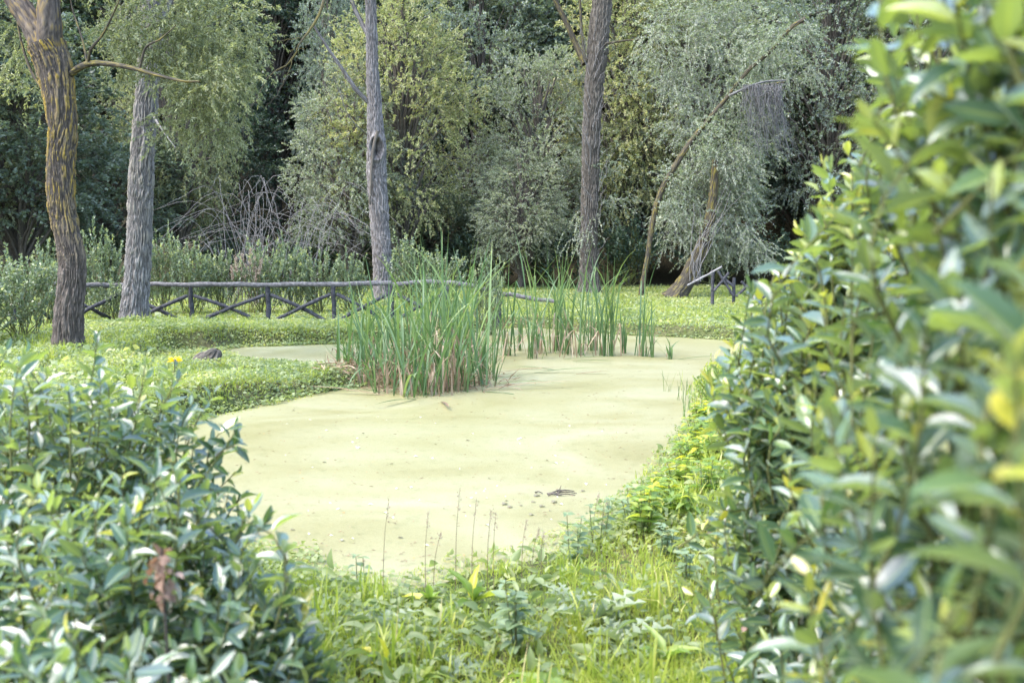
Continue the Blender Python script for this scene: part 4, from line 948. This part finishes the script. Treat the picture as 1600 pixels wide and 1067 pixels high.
# ------------------------------------------------------------------ countable weeds on the banks
LT = leaf_template(4, 7, p_laurel, fold=0.10, curl=0.10, wave=0.010)
LT2 = leaf_template(4, 7, p_laurel, fold=0.16, curl=0.24, wave=0.014)
LT3 = leaf_template(4, 7, p_laurel, fold=0.05, curl=-0.06, wave=0.012)
NT = leaf_template(4, 7, p_ovate, fold=0.10, curl=0.22)
JG = leaf_template(2, 22, p_jag, fold=0.2, curl=0.35)
DK = leaf_template(4, 8, p_laurel, fold=0.12, curl=0.4, wave=0.02)
def gz_at(p): return float(max(height(np.array([p[0]]), np.array([p[1]]))[0], WZ))
def leafy_plant(name, label, cat, px, py, nst, h, leafl, leafw, tpl, m, rlo, rhi, stem_r=0.004, pairs=6, group=None, spread=.12):
    p = on_z(px, py, 0.0); p[2] = gz_at(p)
    lv, stv = MB(), MB()
    for s_ in range(nst):
        az = rng.uniform(0, 6.28); tip = np.array([np.cos(az), np.sin(az), 0]) * h * spread * rng.uniform(.4, 2) + up * h * rng.uniform(.7, 1.05)
        b0 = np.array([np.cos(az), np.sin(az), 0]) * 0.03 * rng.uniform(0, 2)
        P = limb(stv, [b0 - up * .03, (b0 + tip) * .5 - up * .02, tip], stem_r, stem_r * .5, 8, 5)
        for k in range(pairs):
            t_ = 0.2 + 0.8 * k / max(1, pairs - 1); pt = b0 + (tip - b0) * t_
            a0 = k * 1.57 + rng.normal() * .2 + az
            aa = np.array([a0, a0 + math.pi]); f = 1.0 - 0.45 * abs(t_ - .45)
            if t_ > .97: aa = np.array([a0, a0 + 2.1, a0 + 4.2]); f = .6
            d = np.stack([np.cos(aa), np.sin(aa), rng.uniform(.05, .5, len(aa))], 1)
            v, q, a = place(tpl, np.repeat(pt[None], len(aa), 0), d, np.tile(up, (len(aa), 1)) + rng.normal(size=(len(aa), 3)) * .2, leafl * f * rng.uniform(.8, 1.15, len(aa)), leafw * f * rng.uniform(.85, 1.1, len(aa)), rng.uniform(rlo, rhi, len(aa)))
            lv.add(v, q, **a)
    t = thing(name, label, cat, p, 0, group)
    obj("leaves", lv.mesh("leaves", m), t); obj("stems", stv.mesh("stems", M['twig_green']), t)
leafy_plant("nettle", "broad-leaved pale nettle standing in the middle of the near bank", "weed", 808, 985, 4, .42, .125, .065, NT, M['nettle'], .3, 1, pairs=5)
leafy_plant("nettle", "small nettle at the pond edge left of the seed stalks", "weed", 560, 880, 2, .22, .08, .045, NT, M['nettle'], .2, .8, pairs=4)
leafy_plant("nettle", "loose nettle on the pond edge below the floating stick", "weed", 895, 850, 3, .38, .085, .055, NT, M['nettle'], .1, .7, pairs=5)
leafy_plant("nettle", "taller nettle at the right end of the near pond edge", "weed", 935, 832, 3, .36, .08, .05, NT, M['nettle'], .1, .7, pairs=5)
leafy_plant("nettle", "nettle beside the right bank path of yellow weeds", "weed", 985, 815, 4, .3, .085, .05, NT, M['nettle'], .2, .9, pairs=5)
leafy_plant("nettle", "nettle low in the grass left of the bay hedge", "weed", 1075, 905, 5, .22, .08, .05, NT, M['nettle'], .3, 1, pairs=4)
leafy_plant("nettle", "pale nettle patch beneath the left edge of the bay hedge", "weed", 1040, 860, 6, .24, .08, .05, NT, M['nettle'], .4, 1, pairs=4)
def rosette(name, label, px, py, n, L, W, tpl, m, rlo, rhi, rise=.5):
    p = on_z(px, py, 0.0); p[2] = gz_at(p) + .01
    az = np.arange(n) * 2.4 + rng.uniform(0, 6); el = rng.uniform(.15, 1.0, n) * rise * 1.6
    d = np.stack([np.cos(az) * np.cos(el), np.sin(az) * np.cos(el), np.sin(el)], 1)
    v, q, a = place(tpl, np.zeros((n, 3)) + up * .02, d, np.tile(up, (n, 1)) + rng.normal(size=(n, 3)) * .15, L * rng.uniform(.6, 1.15, n), W * rng.uniform(.8, 1.2, n), rng.uniform(rlo, rhi, n))
    mb = MB(); mb.add(v, q, **a)
    return tag(obj(name, mb.mesh(name, m), None, p), label, "weed")
rosette("thistle", "largest jagged grey-green thistle right of the broad-leaved nettle", 935, 965, 12, .30, .10, JG, M['thistle'], .2, 1, .7)
rosette("thistle", "jagged thistle standing low in grass near the bottom of the near bank", 970, 1000, 9, .26, .09, JG, M['thistle'], .2, 1, .6)
rosette("thistle", "small pale thistle behind the broad-leaved nettle", 890, 925, 8, .18, .07, JG, M['thistle'], .5, 1, .6)
rosette("thistle", "pale thistle at the left end of the near bank by the bay shrub", 600, 960, 8, .20, .07, JG, M['thistle'], .6, 1, .5)
rosette("thistle", "thistle low beside the yellow dock leaf at the bottom", 720, 1030, 9, .2, .07, JG, M['thistle'], .2, .9, .5)
rosette("dock", "dock with one bright yellow leaf at the bottom of the near bank", 600, 1035, 7, .17, .05, DK, M['weed'], .3, 1, .9)
rosette("dock", "dock with curled leaves on the pond edge below the seed stalks", 740, 905, 8, .24, .06, DK, M['weed'], .2, .9, 1.0)
rosette("dock", "small dock on the pond edge left of the curled dock", 668, 905, 5, .16, .05, DK, M['weed'], .3, .9, 1.0)
rosette("dock", "dock near the bottom edge right of the jagged thistles", 1040, 1030, 9, .2, .06, DK, M['weed'], .3, .9, .6)
rosette("dock", "dock in the lowest part of the grass below the nettle", 850, 1050, 8, .2, .07, DK, M['weed'], .2, .8, .6)
rosette("dock", "broad dock by the bottom left corner of the grass", 655, 1050, 8, .16, .055, DK, M['weed'], .1, .8, .7)
wp = [(1012, 800), (1040, 775), (1060, 745), (1085, 720), (1030, 745), (1075, 700), (1100, 690), (1120, 660), (1105, 640), (1095, 615), (1130, 600), (1125, 720), (1010, 822), (1065, 800), (1100, 770), (1090, 670), (1130, 640), (1145, 590), (1120, 580)]
for k, (px, py) in enumerate(wp):
    leafy_plant("bank_weed", "yellow-green leafy weed on the right-hand bank between pond and bay hedge", "weed", px, py + 8, 7, .22 + .12 * rng.random(), .13, .062, [NT, DK][k % 2], M['weed'], .1, .96 if k < 10 else .8, pairs=5, group="yellow-green weeds on the right bank", spread=.25)
shrub(1118, 632, 566, "low green bush overhanging the duckweed from the right bank", 1, 62, leafm='weed')
shrub(1150, 606, 545, "low bush on the right bank behind the overhanging one", 3, 60, leafm='weed')
shrub(1135, 662, 606, "small bush on the right bank nearest the bay hedge", 2, 50, leafm='weed')
# seed-head grasses along the near pond edge
sg = [(598, 902, 780), (665, 905, 800), (676, 900, 832), (712, 898, 764), (737, 902, 782), (762, 902, 798), (772, 900, 802), (815, 880, 812), (830, 880, 826), (846, 876, 832), (926, 850, 772), (944, 845, 780)]
for k, (px, by, ty) in enumerate(sg):
    p = on_z(px, by, -.12); p[2] = gz_at(p); tip = at(px + rng.uniform(2, 14), ty, p[1] + rng.uniform(-.1, .1)) - p
    mb, mh = MB(), MB(); limb(mb, [np.array([0, 0, -.03]), tip * .5 + np.array([-.01, 0, .03]), tip], .0022, .001, 9, 4)
    m_ = 26; tt = rng.uniform(.78, 1.0, m_); pos = tip * tt[:, None] + rng.normal(size=(m_, 3)) * .006
    v, q, a = place(DIA, pos, nrm(up + unit_rand(m_) * .5), unit_rand(m_), np.full(m_, .018), np.full(m_, .006), rng.uniform(0, 1, m_)); mh.add(v, q, **a)
    t = thing("seed_grass", "thin dry grass stalk with a seed head on the near pond edge", "grass stalk", p, 0, "seed-head grass stalks on the near pond edge")
    obj("stalk", mb.mesh("stalk", M['reed_dead']), t); obj("seed_head", mh.mesh("seed_head", M['plume'], False), t)
# fine rushes standing in the water by the right bank
for k, (px, py) in enumerate([(1045, 612), (1062, 625), (1070, 640), (1078, 610), (1068, 655), (1085, 630), (1080, 645)]):
    mb = MB(); p = on_z(px, py, WZ)
    for j in range(7):
        v, q, s = strip(np.array([rng.normal() * .06, rng.normal() * .06, -.02]), abs(rng.normal()) * .25, rng.uniform(0, 6), rng.uniform(.15, .4), .008, .4, n=7); mb.add(v, q, rnd=np.full(len(v), rng.uniform(.2, 1)), mid=np.ones(len(v)))
    tag(obj("rush_tuft", mb.mesh("rush_tuft", M['reed']), None, p), "wispy rush tuft rising from the duckweed at the right bank", "rush", "wispy rushes at the right bank")

# stump on the left bank
sp_ = on_z(322, 556); sp_[2] = gz_at(sp_)
me = trunk_mesh("tree_stump", np.array([[0, 0, -.2], [.03, 0, .05], [.12, 0, .18], [.2, 0, .30], [.22, 0, .34]]), np.array([.34, .26, .17, .10, .03]), M['bark_dark'], sides=80, rings=50, ridge=.06, freq=9, seed=9, flare=.3)
sp_[2] += .05; so_ = obj("tree_stump", me, None, sp_); so_.scale = (.95, .95, 1.0)
tag(so_, "small weathered grey stump leaning on the grassy left bank", "stump")
# yellow flower
fp = on_z(273, 590); fp[2] = gz_at(fp); t = thing("yellow_flower", "single yellow flower on a short stalk in the left bank ground cover", "flower", fp)
mb, mf = MB(), MB(); limb(mb, [[0, 0, -.02], [0, 0, .12], [.01, 0, .27]], .012, .008, 6, 6)
m_ = 26; az = rng.uniform(0, 6.28, m_); v, q, a = place(OV, np.zeros((m_, 3)) + [.01, 0, .27], nrm(np.stack([np.cos(az), np.sin(az), rng.uniform(.1, 1.2, m_)], 1)), np.tile(up, (m_, 1)), np.full(m_, .12), np.full(m_, .05), rng.uniform(0, 1, m_)); mf.add(v, q, **a)
obj("stem", mb.mesh("stem", M['twig_green']), t); obj("petals", mf.mesh("petals", M['yellow']), t)

# floating leaves, and the stick with drifted bits
def flat_leaf(px, py, size, r, name, label, group, matn='floating', z=WZ, cat="leaf", dz=.006):
    p = on_z(px, py, z); p[2] = z if z == WZ else gz_at(p)
    v, q, a = place(OV, np.zeros((1, 3)) + up * dz, np.array([[math.cos(r * 9), math.sin(r * 9), .08]]), np.array([[.15, .1, 1.0]]), np.array([size]), np.array([size * .5]), np.array([r]))
    mb = MB(); mb.add(v, q, **a); tag(obj(name, mb.mesh(name, M[matn]), None, p), label, cat, group)
for k in range(110):
    px, py = rng.uniform(430, 1040), 640 + 220 * rng.uniform(0, 1) ** 1.1
    p = on_z(px, py, WZ)
    if sdf(p[:1], p[1:2])[0] > -0.35: continue
    flat_leaf(px, py, rng.uniform(.025, .06), rng.uniform(0, 1), "floating_leaf", "tiny pale leaf floating on the yellow-green duckweed", "pale leaves floating on the duckweed")
stp = on_z(855, 772, WZ); mb = MB()
for j in range(9):
    s = rng.normal(size=3) * [.10, .05, 0]; d = np.array([rng.uniform(.06, .2), rng.normal() * .06, 0]); limb(mb, [s + up * .005, s + d * .5 + up * .02, s + d + up * .008], .008, .004, 6, 5)
limb(mb, [[.1, 0, 0], [.11, 0, .03], [.13, .02, .08]], .008, .003, 5, 5)
tag(obj("floating_stick", mb.mesh("floating_stick", M['bark_dark']), None, stp), "dark broken stick floating in the duckweed near the near bank", "stick")
bark_attr(mb, bpy.data.objects["floating_stick"].data)
for px, py in [(792, 776), (800, 784), (838, 783), (845, 790), (852, 798), (795, 798), (812, 796), (830, 776), (862, 766), (900, 764), (840, 798), (868, 792)]:
    flat_leaf(px + rng.normal() * 8, py + rng.normal() * 4, rng.uniform(.03, .10), rng.uniform(0, .12), "drifted_leaf", "dull sodden leaf drifted near the floating stick", "sodden leaves round the floating stick", 'floating')
m_ = 2600; x = rng.uniform(-4, 6, m_); y = 7 + 14 * rng.uniform(0, 1, m_) ** 1.5; k = sdf(x, y) < -.1; x, y = x[k], y[k]; m_ = len(x)
v, q, a = place(DIA, np.stack([x, y, np.full(m_, WZ + .006)], 1), nrm(unit_rand(m_) * [1, 1, .03]), np.tile(up, (m_, 1)), rng.uniform(.01, .05, m_), rng.uniform(.004, .016, m_), rng.uniform(0, 1, m_) ** 1.5)
tag(obj("pond_debris", mesh_np("pond_debris", v, [q], a, [M['dry']], False)), "fine brown bits of debris sprinkled over the duckweed", "debris", kind="stuff")
# dry leaves below the bay hedge
for k in range(40):
    px, py = rng.uniform(1130, 1300), rng.uniform(985, 1066)
    flat_leaf(px, py, rng.uniform(.05, .10), rng.uniform(0, .9), "dry_leaf", "dry pinkish-brown leaf lying at the foot of the bay hedge", "dry leaves at the foot of the bay hedge", 'dry', 0.0, dz=.05)

# ------------------------------------------------------------------ bay laurels in the foreground
def laurel(name, label, ells, n_shoots, seed, leaf=(0.100, 0.037), young=0.18, sparse=None, L=(.28, .55), upw=.75):
    """ells: list of (centre, radii, weight) in world space; shoots grow up and outwards from inside them"""
    global rng
    rng = np.random.default_rng(seed)
    lv, stv = MB(), MB()
    wts = np.array([e[2] for e in ells], float); wts /= wts.sum()
    c0 = np.array(ells[0][0]); base = np.array([c0[0], c0[1], gz_at(c0)])
    t = thing(name, label, "shrub", base)
    which = rng.choice(len(ells), n_shoots, p=wts)
    cen = np.array([ells[i][0] for i in which]); rad = np.array([ells[i][1] for i in which])
    u = unit_rand(n_shoots); u[:, 2] = np.where(rng.random(n_shoots) < .62, np.abs(u[:, 2]), u[:, 2])
    rr = rng.uniform(.30, 1.0, n_shoots) ** .55
    tips = cen + u * rr[:, None] * rad
    dirs = nrm(up * upw + nrm(u * rad) * .55 + rng.normal(size=(n_shoots, 3)) * .22)
    Ls = rng.uniform(*L, n_shoots)
    st = tips - dirs * Ls[:, None]
    low = st[:, 2] < base[2] + .08; st[low, 2] = base[2] + .08
    tt = np.linspace(0, 1, 6)
    bow = rng.normal(size=(n_shoots, 3)) * .05
    Pt = st[:, None] + (tips - st)[:, None] * tt[None, :, None] + bow[:, None] * (tt * (1 - tt) * 4)[None, :, None] * Ls[:, None, None] * 2
    v, q = tubes(Pt, np.tile(np.linspace(.0045, .002, 6), (n_shoots, 1)), 5); stv.add(v, q)
    # woody limbs: a few stems from the ground to groups of shoot starts
    nb = max(6, n_shoots // 9)
    for s in range(nb):
        e = st[rng.integers(n_shoots)]; g0 = base + rng.normal(size=3) * [.12, .12, 0]; g0[2] = gz_at(g0) - .03
        limb(stv, [g0, g0 + (e - g0) * .5 + np.array([0, 0, .08]), e], .014, .005, 9, 6, .008)
    # leaves
    gold = 2.39996
    for sidx in range(n_shoots):
        nl = int(Ls[sidx] / .026 * rng.uniform(.8, 1.05)); f = np.linspace(.12, 1.0, nl)
        i_ = np.minimum((f * 5).astype(int), 4); pos = Pt[sidx, i_] + (Pt[sidx, i_ + 1] - Pt[sidx, i_]) * (f * 5 - i_)[:, None]
        ax = nrm(tips[sidx] - st[sidx]); s1 = nrm(np.cross(ax, [.3, .9, .1])); s2 = np.cross(ax, s1)
        az = np.arange(nl) * gold + rng.uniform(0, 6) + rng.normal(size=nl) * .25
        op = np.interp(f, [0, .85, 1], [1.25, .95, .35]) + rng.normal(size=nl) * .18
        d = ax * np.cos(op)[:, None] + (s1 * np.cos(az)[:, None] + s2 * np.sin(az)[:, None]) * np.sin(op)[:, None]
        d[:, 2] -= .08
        nu_ = ax[None] - d * (d @ ax)[:, None] + rng.normal(size=(nl, 3)) * .22
        tipf = smooth(.80, 1.0, f); szf = (1 - .45 * tipf) * rng.uniform(.7, 1.15, nl)
        age = rng.uniform(0, .72, nl) + rng.uniform(-.1, .1)
        yng = rng.random() < young * 3
        age = np.where((f > .84) & yng, rng.uniform(.84, .97, nl), age)
        age = np.where(rng.random(nl) < .03, rng.uniform(.88, 1.0, nl), age)
        tpl = (LT, LT2, LT3)[sidx % 3]
        v, q, a = place(tpl, pos, d, nu_, leaf[0] * szf, leaf[1] * szf * rng.uniform(.85, 1.25, nl), np.clip(age, 0, 1))
        lv.add(v, q, **a)
    for o_ in (obj("foliage", lv.mesh("foliage", M['laurel']), t), obj("stems", stv.mesh("stems", M['twig_green']), t)):
        o_.location = -base
    return t
laurel("bay_shrub", "tall bay laurel at the left end of the hedge, its tips over the pond", [((1.56, 3.7, 1.0), (.86, .55, 1.50), 1.0), ((1.08, 3.6, 1.30), (.42, .45, .66), .8), ((1.38, 3.5, 1.90), (.34, .4, .58), .35), ((1.16, 3.6, 1.95), (.20, .3, .36), .22), ((1.04, 3.4, .66), (.44, .5, .66), .5)], 520, 301)
laurel("bay_shrub", "middle bay laurel of the hedge, taller and closer with yellow young leaves", [((1.30, 2.5, 1.2), (.66, .55, 1.60), 1.0), ((1.0, 2.4, .55), (.42, .5, .7), .3), ((1.26, 2.5, 2.3), (.40, .45, .75), .5)], 470, 302)
laurel("bay_shrub", "nearest bay laurel of the hedge, large blurred leaves at the right edge", [((.86, 1.45, 1.15), (.44, .5, 1.5), 1.0), ((.82, 1.45, 2.25), (.30, .4, .65), .4), ((.60, .90, 1.55), (.22, .22, .75), .35)], 300, 303)
laurel("bay_shrub", "bay shrub at the left edge, farthest of the left thicket", [((-1.95, 3.9, .75), (1.0, .6, 1.0), 1.0), ((-1.55, 3.6, .35), (.52, .5, .66), .5)], 430, 304, young=.03)
laurel("bay_shrub", "bay shrub in the middle of the left thicket beside the pond", [((-1.14, 2.9, .55), (.60, .55, .88), 1.0), ((-.83, 2.9, .35), (.40, .4, .64), .5)], 380, 305, young=.03)
laurel("bay_shrub", "nearest bay shrub in the bottom left corner", [((-.95, 2.05, .52), (.62, .4, .72), 1.0), ((-.56, 2.1, .5), (.34, .4, .55), .4)], 320, 306, young=.03)
# withered flower stalk among the left bays
wpnt = at(256, 960, 2.4); mb, mf = MB(), MB()
t = thing("withered_stalk", "withered brown flower stalk poking out of the left bay thicket", "dry plant", (wpnt[0], wpnt[1], gz_at(wpnt)))
tipz = at(256, 855, 2.4)[2] - gz_at(wpnt)
limb(mb, [[0, 0, -.03], [.01, 0, tipz * .5], [0, 0, tipz]], .006, .004, 8, 5)
m_ = 46; v, q, a = place(OV, np.stack([rng.normal(size=m_) * .012, rng.normal(size=m_) * .012, tipz - rng.uniform(.0, .15, m_)], 1), nrm(unit_rand(m_) + [0, 0, -.6]), unit_rand(m_), rng.uniform(.02, .045, m_), rng.uniform(.015, .03, m_), rng.uniform(0, .75, m_)); mf.add(v, q, **a)
obj("stalk", mb.mesh("stalk", M['bark_dark']), t); obj("withered_leaves", mf.mesh("withered_leaves", M['dry']), t)
